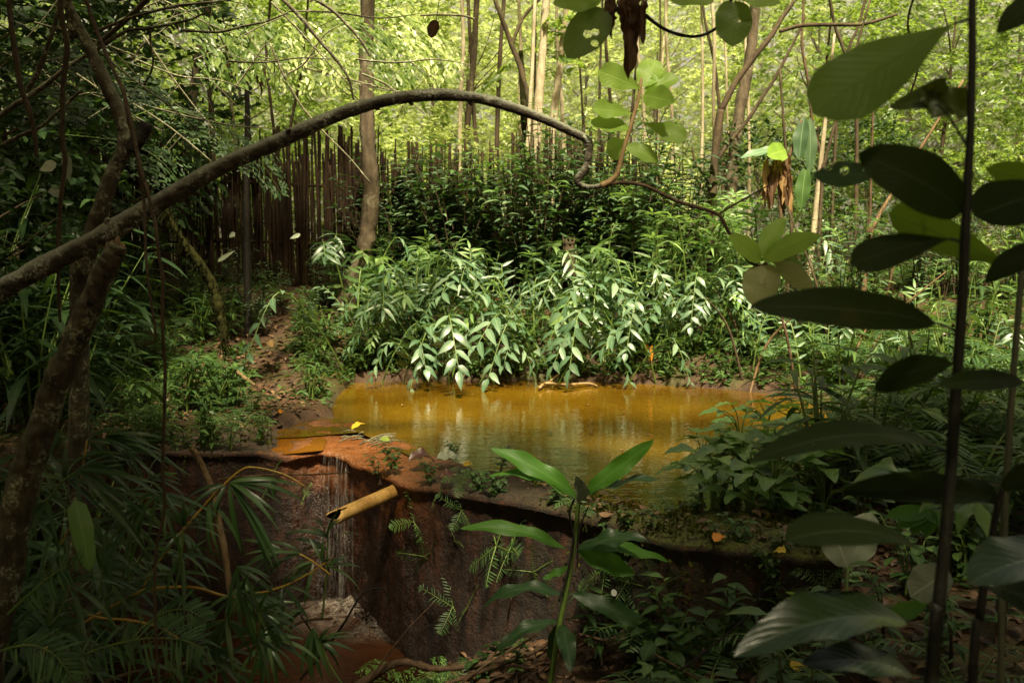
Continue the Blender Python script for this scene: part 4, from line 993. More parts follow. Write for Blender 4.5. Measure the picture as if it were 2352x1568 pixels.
loose('dead_leaf', 'single brown dead leaf dangling in the air above the arching limb', 'leaf', (1002, 46), (990, 88), 4.0, 26, .3, 'oval', 'dead_leaf', fold=.4)
stick('spider_thread_twig', 'hair-thin stem the single brown leaf dangles from', 'twig', [(1012,-20,.8),(1006,20,.8),(1002,47,.8)], 4.0, 'bark_black', 5)

# ---- bundle of dead and green leaves on a leaning stem right of centre
t = Thing('wilted_plant', 'leaning stem with drooping green leaves above a tangle of dead brown ones', 'plant', on(P(1812, 600, 9.8).x, 9.8))
m = MB(); q, s = pc([(1812,700,4),(1800,560,4),(1790,440,4),(1806,380,4),(1826,320,4),(1842,276,3)], 9.8); q.insert(0, V((q[0].x, 9.8, height(q[0].x, 9.8) - .05))); s.insert(0, .014); m.tube(q, s, 7, n=5); t.part('stem', m, 'root_brown')
for sp, mt in [(((1848,268),(1836,368),9.8,9.7,34,.4,'ell'), 'shrub_dark'), (((1860,270),(1858,400),9.8,9.8,28,.4,'ell'), 'shrub_dark'), (((1800,342),(1700,364),9.8,9.7,16,1.0,'ell'), 'ginger'), (((1805,345),(1762,358),9.8,9.6,46,.3,'ell'), 'sun_leaf'), (((1852,380),(1840,480),9.8,9.8,34,.2,'ell'), 'shrub_mid')]:
    lf(None, t, sp, mt, arch=.04)
for k in range(16):
    u = RN.uniform(1762, 1812); v = RN.uniform(352, 400); lf(None, t, ((u, v), (u + RN.uniform(-22, 16), v + RN.uniform(50, 118)), 9.8, 9.8 + RN.uniform(-.1, .1), RN.uniform(9, 20), RN.uniform(-.7, .7), 'narrow'), RN.choice(('dead_leaf', 'dead_leaf', 'dead_pale')), 'dead_leaf', twist=RN.uniform(-1.5, 1.5), wave=.3, seg=8, fold=.6)

# ---- bamboo spout in the dam
def pipe():
    a, b = P(940, 1113, 5.62), P(768, 1188, 5.05); d = (b - a).normalized(); R = .040; Ri = .032
    t = Thing('bamboo_pipe', 'split yellow-brown bamboo spout sticking out of the dam wall', 'pipe', a)
    m = MB(); nx = d.cross(V((0, 0, 1))).normalized(); ny = nx.cross(d); L = (b - a).length; S = 26; n = 16
    slot = lambda q, an: q > .9 and abs(((an - 2.0 + PI) % (2 * PI)) - PI) < .16 * (q - .9) / .1 + .1
    idx = {}
    for lay, rad in ((0, R), (1, Ri)):
        for i in range(n + 1):
            q = i / n; node = 1 + .1 * math.exp(-((q - .2) / .02) ** 2) - .04 * math.exp(-((q - .235) / .02) ** 2)
            for j in range(S):
                an = 2 * PI * j / S; rr = rad * node * (1 - .08 * q)
                e = .03 * math.sin(an * 2 + .5) * (q == 1)
                idx[lay, i, j] = len(m.v); m.v.append(a + d * (L * q + e) + (nx * math.cos(an) + ny * math.sin(an)) * rr)
    inner = MB(); 
    for i in range(n):
        for j in range(S):
            k = (j + 1) % S
            if slot((i + .5) / n, 2 * PI * (j + .5) / S): continue
            m.face((idx[0, i, j], idx[0, i, k], idx[0, i + 1, k], idx[0, i + 1, j]), ((0, 0),) * 4)
            m.face((idx[1, i, j], idx[1, i + 1, j], idx[1, i + 1, k], idx[1, i, k]), ((0, 0),) * 4, 1)
    for j in range(S):
        k = (j + 1) % S
        if not slot(1, 2 * PI * (j + .5) / S): m.face((idx[0, n, j], idx[0, n, k], idx[1, n, k], idx[1, n, j]), ((0, 0),) * 4)
    t.part('tube', m, ['bamboo_pipe', 'pipe_hollow_shade'])
pipe()

# ---- things lying on the dam and floating in the pool
def lying(name, label, u, v, z, du, dv, w, mt, sh='oval', cat='leaf', tilt=.1, **kw):
    b = G(u, v, z); e = G(u + du, v + dv, z); e.z += tilt * (e - b).length; mb = MB(); a = dict(seg=9, fold=.3, wave=.1, arch=.12, rnd=RN); a.update(kw)
    b.z += .012; e.z += .012; mb.leaf(b, e, V((0, -.35, 1)), w, shape=sh, **a)
    return solo(name, mb, mt, label, cat, b)
lying('fallen_leaf', 'large curled maroon leaf lying on the wet orange dam top', 938, 1064, .05, 62, -6, .10, 'maroon_leaf', 'ell', arch=.1, fold=.5, curl=.3)
lying('fallen_leaf', 'pale grey-green leaf lying on the dam beside the maroon one', 1002, 1058, .06, 50, -2, .09, 'grey_leaf', arch=-.1, fold=.6)
lying('fallen_leaf', 'yellow leaf lying on the dam edge, near the pale grey-green one', 1064, 1075, .06, 22, -2, .05, 'yellow_leaf')
lying('fallen_leaf', 'narrow yellow leaf stranded on the twig pile by the pool corner', 808, 990, .045, 30, -8, .05, 'yellow_leaf')
lying('fallen_leaf', 'small green leaf on the twig pile, right of the narrow yellow one', 870, 1018, .05, 25, 2, .06, 'sun_leaf')
lying('fallen_leaf', 'dark purple leaf half sunk in the puddle on the dam', 1012, 1102, .06, 34, -2, .08, 'maroon_leaf')
lying('fallen_leaf', 'fallen orange-red leaf on the mossy dam end', 1640, 1250, .08, 20, -10, .05, 'orange_leaf')
lying('fallen_leaf', 'ochre dead leaf on the mossy dam end, right of the orange-red one', 1780, 1272, .08, 24, 6, .05, 'yellow_leaf')
lying('fallen_leaf', 'orange leaf on the leaf litter at the bottom right', 1860, 1518, -.24, 16, -6, .035, 'orange_leaf')
lying('fallen_leaf', 'yellow crumpled leaf on the litter below the glossy big sapling leaf', 1816, 1552, -.27, 34, -10, .06, 'yellow_leaf', arch=.3)
lying('fallen_leaf', 'brown curled leaf resting on the bare path', 605, 800, .35, 22, 8, .1, 'dead_pale')
lying('fallen_leaf', 'small orange leaf on the path near the puddle', 632, 952, .06, 14, 4, .06, 'orange_leaf')
lying('floating_leaf', 'thin orange leaf floating at the left end of the pool', 842, 876, .002, 42, -1, .04, 'orange_leaf', 'narrow', arch=0, wave=0, tilt=0, fold=.1)
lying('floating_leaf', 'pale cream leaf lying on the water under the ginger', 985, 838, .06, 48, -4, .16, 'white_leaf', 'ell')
loose('petal', 'small white petal caught in front of the dam wall', 'petal', (1412, 1368), (1408, 1352), 3.9, 14, .1, 'oval', 'petal')
for k, (u, v) in enumerate([(1484,798),(1498,800)]):
    loose('dead_leaf', 'one of a few orange-yellow dying leaves among the ginger over the pool', 'leaf', (u, v - 8), (u + RN.uniform(-14, 12), v + 34), 9.3, 9, .2, 'narrow', 'orange_leaf', 'orange dying ginger leaves')
m = MB()
for k in range(26):
    u = RN.uniform(775, 900); v = 1000 + (u - 775) * .2 + RN.uniform(-12, 14); a = RN.uniform(-.5, .5); b = G(u, v, .05); l = RN.uniform(.05, .16)
    m.tube([b, b + V((math.cos(a) * l * .5, math.sin(a) * l, .02)), b + V((math.cos(a) * l, math.sin(a) * l, RN.uniform(0, .03)))], [.004, .004, .002], 5, n=2)
solo('twig_debris', m, 'bark_dark', None, None, G(830, 1005, .05), kind='stuff')
p = [G(1240, 890, .03), G(1256, 880, .03), G(1300, 884, .035), G(1350, 880, .03), G(1372, 886, .02)]; m = MB(); m.tube(p, [.012, .014, .014, .011, .005], 7, n=5, jit=.3)
q = [G(1256, 880, .03), G(1270, 870, .05), G(1285, 858, .12)]; m.tube(q, [.01, .008, .005], 6, n=4)
solo('floating_branch', m, 'sap_pink', 'thin forked branch lying in the water at the far shore', 'branch', p[0])
p, r = pc([(511,822,4.5),(536,846,4.5),(562,868,4.5),(585,884,4)], 7.75); m = MB(); m.tube(p, r, 7, n=4, jit=.2)
for q in p: pass
solo('stick', m, 'stick', 'straight brown stick lying on the left bank beside the path', 'stick', p[-1])
stick('stick', 'stout pale brown stick leaning from the left bank down into the gully', 'stick', [(438,1028,6.5),(452,1046,7),(472,1086,8),(485,1120,8),(496,1165,8),(503,1205,8.5),(513,1250,8.5),(522,1310,8),(530,1370,7),(536,1400,6)], 4.9, 'stick', 9)
stick('root', 'long thin brown root arching across the bottom of the gully', 'root', [(225,1580,5),(256,1560,5),(330,1538,4.5),(400,1528,4.5),(476,1514,4.5),(571,1488,4.5),(641,1452,4.5),(696,1426,4),(730,1421,3.5),(765,1419,2.5)], 4.3, 'root_brown')

# ---- seedling in front of the dam
Y = 3.95
t = Thing('seedling', 'single upright seedling with long glossy wavy leaves in front of the dam', 'plant', on(P(1268, 1580, Y).x, Y, -.02))
m = MB(); q, s = pc([(1262,1590,5.5),(1272,1520,6.5),(1284,1440,6.5),(1298,1370,6.5),(1312,1290,6),(1322,1220,5.5),(1328,1165,5),(1331,1138,4)], Y); q.insert(0, V((q[0].x, Y, height(q[0].x, Y) - .04))); s.insert(0, .011); m.tube(q, s, 8, n=5, jit=.1); t.part('stem', m, 'cane_green')
m = MB(); q, s = pc([(1320,1145,3),(1308,1180,3.2),(1318,1240,3.2),(1300,1330,3.2),(1283,1380,3)], Y - .05); m.tube(q, s, 6, n=5); q, s = pc([(1352,1162,2),(1330,1220,2),(1326,1300,2)], Y - .05); m.tube(q, s, 6, n=4); t.part('dry_twig', m, 'bark_black')
L = lambda b, tp, w, roll, sh='lance', mt='seedling_leaf', dy=(0, 0), **kw: lf(None, t, (b, tp, Y + dy[0], Y + dy[1], w * .76, roll, sh), mt, **{**dict(wave=.17, seg=20, cols=3), **kw})
L((1328,1142),(1127,1029),56,.5,'ell', arch=.09); L((1326,1145),(1122,1092),26,.9,'ell', arch=.15)
L((1336,1140),(1502,1009),50,.5,'ell', dy=(0,-.05), twist=.8); L((1338,1142),(1522,1100),22,1.1,'ell','seedling_dark', arch=.08)
L((1338,1138),(1452,1074),34,.7,'ell', dy=(0,.15)); L((1334,1150),(1322,1092),42,.4,'ell','grey_leaf', dy=(0,-.2), arch=.1)
L((1302,1262),(1056,1213),36,.75,'ell','seedling_leaf', arch=.12, twist=-.3); L((1322,1262),(1458,1318),62,.3,'ell', dy=(0,.05)); L((1328,1258),(1536,1290),34,.75,'ell', arch=.08, dy=(0,.1))
L((1326,1262),(1486,1238),44,.85,'ell','seedling_dark', arch=.1, dy=(0,-.05)); L((1300,1370),(1106,1396),36,.8,'ell','seedling_dark', arch=.22); L((1312,1362),(1495,1446),58,.3,'ell','seedling_dark', arch=.1)
L((1288,1434),(1310,1544),56,.25,'ell','seedling_dark', dy=(0,-.25), arch=.12); L((1284,1428),(1138,1498),40,.7,'ell','seedling_dark', arch=.16, dy=(0,-.1)); L((1280,1432),(1266,1520),40,.3,'ell','seedling_dark', dy=(0,.1)); L((1312,1300),(1246,1330),24,.6,'ell','seedling_leaf')

# ---- the tall dark sapling close by at the right
Y = 1.15
t = Thing('sapling', 'tall dark-stemmed sapling with big thick oval leaves, close at the right', 'sapling', (P(2140, 1580, Y).x - .02, Y, height(.45, 1.1)))
m = MB(); q, s = pc([(2232,-60,8),(2233,120,9),(2229,300,9),(2222,430,11),(2216,560,11.5),(2212,660,12),(2203,800,12.5),(2194,920,13),(2184,1080,13.5),(2170,1250,14.5),(2155,1400,15.5),(2138,1590,16.5)], Y); q.append(V((q[-1].x - .03, Y, -.25))); s.append(.013); m.tube(q, s, 12, n=6, jit=.06)
t.part('stem', m, 'stem_sapling')
def pet(*spec):
    m = MB(); q, s = pc(spec, Y); m.tube(q, s, 7, n=4); t.part('petiole', m, 'stem_sapling')
S = lambda b, tp, w, roll, sh='obov', mt='sapling_leaf', dy=(0, 0), **kw: lf(None, t, (b, tp, Y + dy[0], Y + dy[1], w, roll, sh), mt, **{**dict(wave=.025, seg=22, cols=4, fold=.12), **kw})
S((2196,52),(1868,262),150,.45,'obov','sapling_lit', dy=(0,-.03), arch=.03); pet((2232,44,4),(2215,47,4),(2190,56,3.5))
S((2212,486),(1972,352),124,.3,'oval','sapling_leaf', dy=(0,.0), arch=.16); pet((2216,490,4),(2210,480,4),(2200,462,3.5))
S((2010,400),(1868,402),58,.3,'ell','sapling_hole', dy=(.15,.2))
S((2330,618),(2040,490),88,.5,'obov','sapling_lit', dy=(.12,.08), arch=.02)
S((2188,548),(1953,606),80,.4,'obov','sapling_leaf', arch=.08); pet((2214,562,3.5),(2198,552,3.5),(2180,549,3))
S((2150,742),(1720,704),92,.45,'ell','sapling_leaf', dy=(0,-.05), arch=.07); pet((2200,766,3.5),(2180,752,3.5),(2145,741,3))
S((2188,832),(2008,894),70,.5,'ell','sapling_leaf', arch=.1, dy=(0,.06))
S((2352,874),(2152,886),52,.6,'ell','sapling_leaf', dy=(0,-.1), arch=.03)
S((2165,1030),(1720,1062),62,1.05,'ell','sapling_leaf', dy=(0,-.08), arch=.10); pet((2184,1044,3.5),(2172,1036,3.5),(2150,1028,3))
S((2278,1142),(1930,1128),74,.5,'ell','sapling_leaf', dy=(.1,0), arch=.05, fold=.3)
S((2148,1286),(1804,1240),68,1.05,'obov','sapling_leaf', arch=.12, dy=(0,-.06)); pet((2168,1300,3.5),(2155,1292,3.5),(2135,1276,3))
S((2082,1428),(1686,1508),112,.7,'ell','sapling_gloss', arch=.12, wave=.06, fold=.3, dy=(0,-.1)); pet((2152,1450,3.5),(2110,1436,3.5),(2078,1428,3))
S((2095,1550),(1840,1525),70,.8,'ell','sapling_gloss', arch=.10, wave=.06, dy=(0,-.05))
S((2460,1280),(2224,1340),120,.75,'ell','sapling_gloss', arch=.08, wave=.05, dy=(0,-.1))
S((2440,440),(2236,498),110,.45,'obov','sapling_leaf', dy=(.1,0), arch=.06)
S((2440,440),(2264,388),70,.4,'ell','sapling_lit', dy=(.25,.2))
S((2420,-20),(2290,78),60,.5,'ell','sapling_leaf', dy=(0,0), arch=.08)
S((2420,560),(2262,650),60,.6,'ell','sapling_leaf', dy=(0,0), arch=.1)
S((2226,262),(2080,214),74,.5,'ell','sapling_curl', dy=(.05,.05), arch=.05, curl=.55, wave=.25, fold=.6); pet((2226,345,3.5),(2200,300,3.5),(2172,258,3),(2150,240,2.5))
S((2110,200),(2165,262),44,.4,'oval','sapling_curl', dy=(.05,.05), curl=.4, wave=.3, fold=.7)
Y = 1.3
t = Thing('sapling', 'thinner dark stem right of the tall sapling, lower and mostly bare', 'sapling', (P(2230, 1580, Y).x, Y, height(.55, 1.3)))
m = MB(); q, s = pc([(2302,1120,6),(2290,1170,8),(2276,1250,9),(2262,1330,9.5),(2250,1420,10),(2232,1590,11)], Y); q.append(V((q[-1].x, Y, -.2))); s.append(.009); m.tube(q, s, 10, n=5); t.part('stem', m, 'stem_sapling')
S((2300,1125),(2420,1080),60,.6,'ell','sapling_leaf', arch=.1); S((2292,1160),(2180,1110),50,.8,'ell','sapling_leaf', arch=.1, dy=(0,.1)); S((2262,1340),(2400,1400),70,.6,'ell','sapling_gloss', arch=.1)
stick('slender_sapling', 'pale grey-green blurred stem at the right edge beyond the sapling', 'plant', [(2352,560,7),(2342,680,7),(2330,830,7.5),(2318,1000,8),(2308,1180,8),(2300,1400,8),(2296,1800,8)], 1.6, 'stem_pale')

# ---- arrow-leaved water plants at the right shore
protos = []
for k in range(3):
    t = Thing('arrow_leaf_plant', '-', 'plant', (0, 0, 0)); st = MB(); m = MB()
    for j in range(RN.randint(8, 11)):
        a = RN.uniform(0, 6.28); o = V((math.cos(a), math.sin(a), 0)); h = RN.uniform(.08, .4); e = o * RN.uniform(.05, .24) + V((0, 0, h))
        st.tube([V((0, 0, -.35)), o * .02 + V((0, 0, h * .6)), e], [.006, .005, .003], 5, n=4)
        l = RN.uniform(.13, .21); d = (o + rv(RN, .5)); d.z = RN.uniform(-.35, .05); d.normalize()
        m.leaf(e - d * l * .12, e + d * l, (V((0, 0, 1)) + rv(RN, .35)).normalized(), l * .72, 10, 'heart', arch=.06, fold=.22, wave=.06, cols=2, rnd=RN)
    t.part('stalks', st, 'cane_green'); t.part('foliage', m, 'arrow_leaf'); protos.append(t.o)
au = set()
for i in range(24):
    u, v = [(1640,1150),(1610,1130),(1640,1130),(1690,1140),(1660,1180),(1730,1170),(1780,1150),(1700,1100),(1750,1110),(1810,1120),(1850,1090),(1790,1080),(1880,1130),(1640,1200),(1720,1205),(1770,1195),(1840,1170),(1900,1060),(1830,1040),(1760,1040),(1930,1100),(1950,1040),(1700,1060),(1890,1180)][i]
    g = G(u, v, 0); place(protos, au, i % 3, V((g.x, g.y, 0)), RN.uniform(0, 6.28), RN.uniform(.7, 1.0), 'glossy arrow-leaved plant ' + ('standing in the water at the near right of the pool' if u < 1700 else 'crowded on the right shore behind the mossy dam end' if v > 1120 else 'further along the right shore of the pool'), 'arrow-leaved plants on the right shore')
# grey bilobed leaf plant, ginger frond, lobed leaf and bright fern at the right
Y = 3.75; t = Thing('grey_leaved_plant', 'low plant with one broad pale grey butterfly-shaped leaf pair at the dam end', 'plant', on(P(1945, 1320, Y).x, Y))
for sp in [((1946,1302),(1900,1176),Y,Y + .05,84,.3,'oval'), ((1950,1302),(2002,1176),Y,Y + .05,84,.3,'oval')]: lf(None, t, sp, 'grey_leaf', wave=.1, seg=14)
m = MB(); p0 = P(1947, 1305, Y); m.tube([V((p0.x, Y, height(p0.x, Y) - .03)), p0], [.008, .005], 6); t.part('stem', m, 'cane_green')
Y = 3.6; t = Thing('lit_fern', 'small fern frond coloured sunlit bright on the litter in front of the dam end', 'fern', on(P(1838, 1440, Y).x, Y))
m = MB(); st = MB(); q, _ = pc([(1838,1450,1),(1836,1420,1),(1830,1385,1),(1822,1345,1)], Y); frond(m, st, [V((q[0].x, Y, height(q[0].x, Y)))] + q, 12, .075, RN, up=V((0, -1, .25)), fill=1.5, droop=.0, rr=.003, start=.28); t.part('stalks', st, 'cane_green'); t.part('fronds', m, 'fern_bright')  # sunlit look is put into the brighter frond colour
Y = 2.7; t = Thing('ginger_plant', 'shining white-lit ginger frond arching behind the sapling stem on the right', 'plant', on(P(2250, 1300, Y).x, Y))
m = MB(); st = MB(); q, s = pc([(2300,1420,4),(2280,1250,4),(2230,1150,3.6),(2150,1098,3),(2040,1075,2)], Y); q.insert(0, V((q[0].x, Y, height(q[0].x, Y)))); s.insert(0, .006); st.tube(q, s, 6, n=5)
for (b, tp) in [((2060,1078),(1945,1128)),((2100,1085),(2000,1130)),((2140,1096),(2050,1150)),((2060,1078),(2010,1070)),((2190,1122),(2110,1180)),((2230,1150),(2270,1240)),((2240,1155),(2200,1230)),((2150,1098),(2210,1090))]: leafpx(m, b, tp, Y, Y - .06, 34, .7, 'lance', seg=10, arch=.12, wave=.08, rnd=RN)
t.part('stalk', st, 'cane_green'); t.part('foliage', m, 'arrow_leaf')
Y = 2.9; t = Thing('lobed_leaf_plant', 'plant with one broad pointed-lobed green leaf near the sapling stem', 'plant', on(P(2140, 1290, Y).x, Y))
m = MB(); st = MB()
for (tp, w) in [((2035,1186),40),((2062,1212),36),((2096,1226),34),((2130,1232),40),((2160,1205),44)]: leafpx(m, (2140, 1172), tp, Y, Y - .05, w, .5, 'ell', seg=9, rnd=RN)
q, s = pc([(2150,1330,3),(2160,1240,3),(2142,1170,2.5)], Y); q.insert(0, V((q[0].x, Y, height(q[0].x, Y)))); s.insert(0, .006); st.tube(q, s, 6, n=4); t.part('stalk', st, 'cane_green'); t.part('foliage', m, 'seedling_leaf')
loose('broad_leaf', 'broad dull grey-green leaf leaning against the sapling stem low down', 'leaf', (2180, 1310), (2090, 1370), 2.4, 90, .4, 'oval', 'grey_leaf')
loose('fallen_leaf', 'dim green leaf lying on the slope left of the sapling stem', 'leaf', (2130, 1385), (2030, 1425), 2.6, 44, .5, 'ell', 'seedling_leaf')

# ---- ferns on the dam face and at its foot
wf = [fern(RN, 'wall_fern', 5, .26, .065, 13, rise=.05), fern(RN, 'wall_fern', 4, .2, .06, 11, 'fern_bright', rise=.15)]
wu = set()
def wallpt(u, v):               # a point on the front of the dam seen at (u, v)
    d = ray(u, v); best = None
    for a, b in zip(front, front[1:]):
        e = b - a; den = d.x * e.y - d.y * e.x
        if abs(den) < 1e-9: continue
        t_ = (a.x * e.y - a.y * e.x) / den; s_ = ((a.x * d.y - a.y * d.x)) / den
        if t_ > 0 and -.02 <= s_ <= 1.02: best = CAM + d * t_
    return best
for i, (u, v, k, s, lab) in enumerate([(950,1195,1,.8,'just below the bamboo spout'),(1010,1128,1,.55,'near the top of the dam, right of the spout'),(1060,1170,0,.6,'high on the dam left of the seedling'),(1045,1240,1,.6,'on the dam face left of the big pale seedling leaf'),(1140,1250,0,1.1,'hanging under the big pale seedling leaf'),(1175,1250,0,1.0,'beside the biggest hanging one on the dam'),(975,1275,0,.8,'mid-way down the dark dam face'),(1040,1390,0,.8,'low on the dark dam face'),(1075,1390,0,.6,'low on the dam, right of its twin'),(1225,1310,0,.7,'behind the seedling stem'),(1240,1350,0,.5,'low behind the seedling stem'),(1390,1300,0,.9,'on the mossy dam right of the seedling'),(1440,1330,0,.8,'on the dam face behind the white petal'),(1500,1350,0,.9,'on the dam face right of the white petal'),(705,1130,1,.5,'beside the falling water'),(620,1110,0,.7,'on the back wall left of the falling water')]):
    w_ = wallpt(u, v)
    if w_: place(wf, wu, k, w_ - V((0, .02, 0)), RN.uniform(0, 6.28), s, 'small fern growing ' + lab, 'small ferns on the dam wall', tilt=(1.1, 0))
ff = [fern(RN, 'fern', 6, .34, .085, 14, 'fern_bright', .03), fern(RN, 'fern', 6, .4, .1, 15, 'fern'), bush(RN, 'herb', .3, 5, 9, .085, .05, 'herb', 'ell', .5, 'plant', 'cane_green', .1), bush(RN, 'herb', .42, 3, 11, .13, .04, 'herb', 'lance', .4, 'plant', 'bark_twig', .3)]
fu2 = set()
for i, (u, Y, k, s, lab) in enumerate([(930,4.9,0,1.2,'light green feathery fern at the foot of the dam'),(800,5.0,0,1.0,'light green fern at the bottom beside the stream'),(1010,4.85,0,.8,'small light green fern right of the feathery one'),(960,4.7,1,.8,'dark fern at the bottom under the feathery one'),(1100,4.6,2,.9,'round-leaved herb at the dam foot left of the seedling'),(1060,4.75,1,.6,'dim little fern on the litter at the dam foot'),
    (1180,4.35,3,.7,'lance-leaved herb left of the seedling base'),(1400,4.2,3,1.0,'lance-leaved herb just right of the seedling base'),(1470,4.1,2,1.0,'round-leaved herb right of the seedling'),(1560,4.0,3,1.1,'slender herb before the mossy dam'),(1620,3.95,1,.7,'fern before the mossy dam'),(1650,3.8,2,1.2,'leafy herb on the slope before the mossy dam end'),(1700,3.85,3,1.2,'tall slender herb crossing the mossy dam end'),(1760,3.7,1,.8,'fern left of the bright lit one'),(1590,3.6,2,.8,'small herb on the litter below the dam'),(1500,3.7,2,.7,'small herb on the roots right of the seedling'),
    (1940,3.5,3,1.0,'slim herb growing up to the grey butterfly-shaped leaf'),(2010,3.4,2,.9,'small herb right of the slim one'),(1990,3.0,1,.8,'dim fern under the glossy sapling leaf'),(2060,3.6,3,1.0,'slender herb at the foot of the lobed leaf'),(1540,3.4,3,.8,'lance-leaved herb at the bottom centre right'),(1420,3.5,2,.7,'small herb at the bottom right of the seedling'),(2250,3.2,1,1.2,'dark fern at the bottom right corner'),(2320,3.6,3,1.2,'lance-leaved herb at the right edge')]):
    x = P(u, 900, Y).x; place(ff, fu2, k, on(x, Y), RN.uniform(0, 6.28), s * .75, lab, 'plants at the foot of the dam')
# roots and sticks on the litter
for lab, sp, Y in [('thick root running along the bottom below the fern', [(800,1590,10),(860,1550,11),(920,1520,9),(1000,1535,8),(1080,1528,7),(1160,1512,5)], 4.55), ('pale root curving along the litter at the bottom centre', [(1000,1580,5),(1080,1550,6),(1150,1525,6),(1220,1500,5),(1270,1470,4)], 4.4),
    ('thin root right of the seedling base', [(1330,1455,3),(1400,1470,3.5),(1470,1460,3.5),(1540,1462,3),(1600,1456,2)], 4.15), ('bare brown twig leaning left before the dam', [(850,1560,2.5),(900,1490,2.5),(950,1430,2.2),(998,1382,1.6)], 4.5),
    ('dark curled twig standing before the falling water', [(690,1560,3),(740,1500,3),(790,1430,3),(820,1380,2.6),(845,1355,2.4),(880,1352,2),(895,1375,1.6),(885,1398,1.2)], 4.3), ('dark slanting twig at the right, before the mossy dam end', [(1560,1540,3.5),(1640,1480,3.2),(1720,1410,3),(1745,1360,2.5),(1760,1300,2)], 3.5),
    ('dark twig crossing before the foam', [(662,1356,1.8),(690,1410,2),(720,1455,2),(742,1488,2)], 4.3), ('black twig rising left to right under the foam', [(690,1560,3),(720,1520,2.6),(760,1470,2.2),(804,1410,1.6)], 4.4), ('short snapped twig left of the seedling leaves', [(1162,1448,2.5),(1168,1410,2.5),(1174,1372,2)], 4.2),
    ('thin dry stick on the bottom right litter', [(1500,1500,2.5),(1580,1545,3),(1660,1590,3)], 3.6), ('crossed dry stick on the bottom right litter', [(1720,1560,2.5),(1800,1530,2.5),(1880,1490,2)], 3.6), ('brown stick slanting at the bottom left of the seedling', [(1020,1600,3),(1110,1530,3),(1200,1478,2.5),(1250,1440,2)], 4.3),
    ('grey root along the foot of the dam right of the seedling', [(1300,1420,3),(1420,1440,4),(1520,1448,4),(1640,1440,3)], 4.25)]:
    stick('root' if 'root' in lab else 'twig', lab, 'root' if 'root' in lab else 'twig', sp, Y, 'root_brown' if 'dark' not in lab and 'black' not in lab else 'bark_black', 7, 'roots and twigs before the dam', jit=.35)

# ---- thin bamboo with fans of narrow leaves at the lower left
def fan(mb, u, v, y, n, a0, a1, L, w, droop=.35, jit=.15):
    b = P(u, v, y)
    for k in range(n):
        a = math.radians(lerp(a0, a1, k / max(1, n - 1)) + RN.uniform(-9, 9)); l = L * y / F * RN.uniform(.65, 1.1)
        d = V((math.cos(a), RN.uniform(-.55, .35), math.sin(a))).normalized(); e = b + d * l - V((0, 0, droop * l * RN.uniform(.5, 1.2)))
        mb.leaf(b, e, (V((0, -.5, 1)) + rv(RN, .45)).normalized(), w * .72 * y / F, 8, 'narrow', arch=RN.uniform(.06, .16), fold=.25, cols=1, twist=RN.uniform(-.5, .5), rnd=RN)
def shoot(label, cane, y, fans, mt='cane_yellow', ml='bamboo_leaf', rootdrop=True):
    q, s = pc(cane, y); t = Thing('bamboo_shoot', label, 'bamboo', q[0], 'thin bamboo shoots at the near left bank'); m = MB(); m.tube(q, s, 6, n=6, jit=.1); t.part('cane', m, mt)
    l = MB()
    for f in fans: fan(l, f[0], f[1], y, *f[2:])
    t.part('foliage', l, ml)
shoot('long yellow bamboo cane arching from the bottom left towards the waterfall', [(60,1520,4),(139,1466,4),(205,1422,4),(319,1360,4),(366,1349,3.8),(450,1349,3.5),(527,1369,3.2),(622,1355,2.6),(696,1324,2.2),(765,1280,1.6)], 3.1, [(403,1316,8,200,-60,120,17),(540,1362,6,-20,-150,120,16),(650,1345,5,60,-80,110,14),(319,1360,5,170,250,100,14),(740,1290,4,20,120,90,12)])
shoot('yellow cane rising through the middle of the gully to a wide leaf fan', [(330,1346,3.2),(366,1287,3.2),(417,1221,3.2),(491,1137,3),(549,1082,2.6),(586,1073,2.2),(652,1089,2),(703,1118,1.6)], 3.3, [(527,1107,11,-75,20,190,17),(417,1221,7,200,340,90,14),(520,1112,6,190,260,110,14),(480,1150,5,-100,-30,130,14)])
shoot('straight thin dry cane lying level before the back wall', [(500,1100,2),(542,1095,2.4),(622,1090,2.2),(720,1089,2),(804,1084,1.4)], 3.6, [(620,1090,2,-90,-60,60,10)], 'stick')
shoot('short bright yellow cane arc near the bottom left', [(200,1410,2.5),(238,1419,3),(300,1424,3),(366,1439,2.8),(406,1463,2.4),(470,1500,2)], 2.9, [(406,1463,6,-80,0,120,16),(300,1424,5,-150,-60,110,15)])
shoot('bamboo shoot spreading long leaves beside the leaning trunk', [(40,1240,3),(100,1160,3),(150,1100,2.6),(200,1070,2)], 2.9, [(176,1078,10,-50,30,200,17),(150,1100,7,150,-40,150,16),(110,1150,6,180,300,120,16)], 'cane_green')
shoot('bamboo shoot with drooping leaves left of the thin vine', [(200,1300,3),(270,1220,3),(330,1160,2.6),(366,1129,2)], 3.0, [(366,1129,9,160,350,130,15),(330,1160,7,180,280,120,15),(340,1100,6,-20,60,110,14)], 'cane_green')
shoot('upright shoot with a spread of blades under the bamboo spout', [(740,1420,2.6),(748,1340,2.6),(752,1270,2.2),(753,1236,2)], 4.0, [(753,1236,6,35,145,110,17),(752,1262,4,140,190,95,14),(750,1300,4,-20,40,90,13)], 'cane_green')
shoot('bamboo shoot with long level leaves before the dark wall', [(760,1320,2),(720,1290,2.2),(680,1268,2),(652,1265,1.6)], 3.6, [(652,1265,8,150,215,130,12),(690,1270,5,120,200,120,12),(720,1290,4,180,260,90,12)], 'cane_yellow')
shoot('dense low bamboo shoot at the bottom centre left', [(420,1590,3),(470,1500,3),(520,1420,2.6),(560,1370,2)], 3.0, [(560,1370,9,-80,70,130,18),(520,1420,7,200,330,130,18),(480,1490,8,-60,60,130,17),(545,1300,6,-100,10,110,16)], 'cane_green')
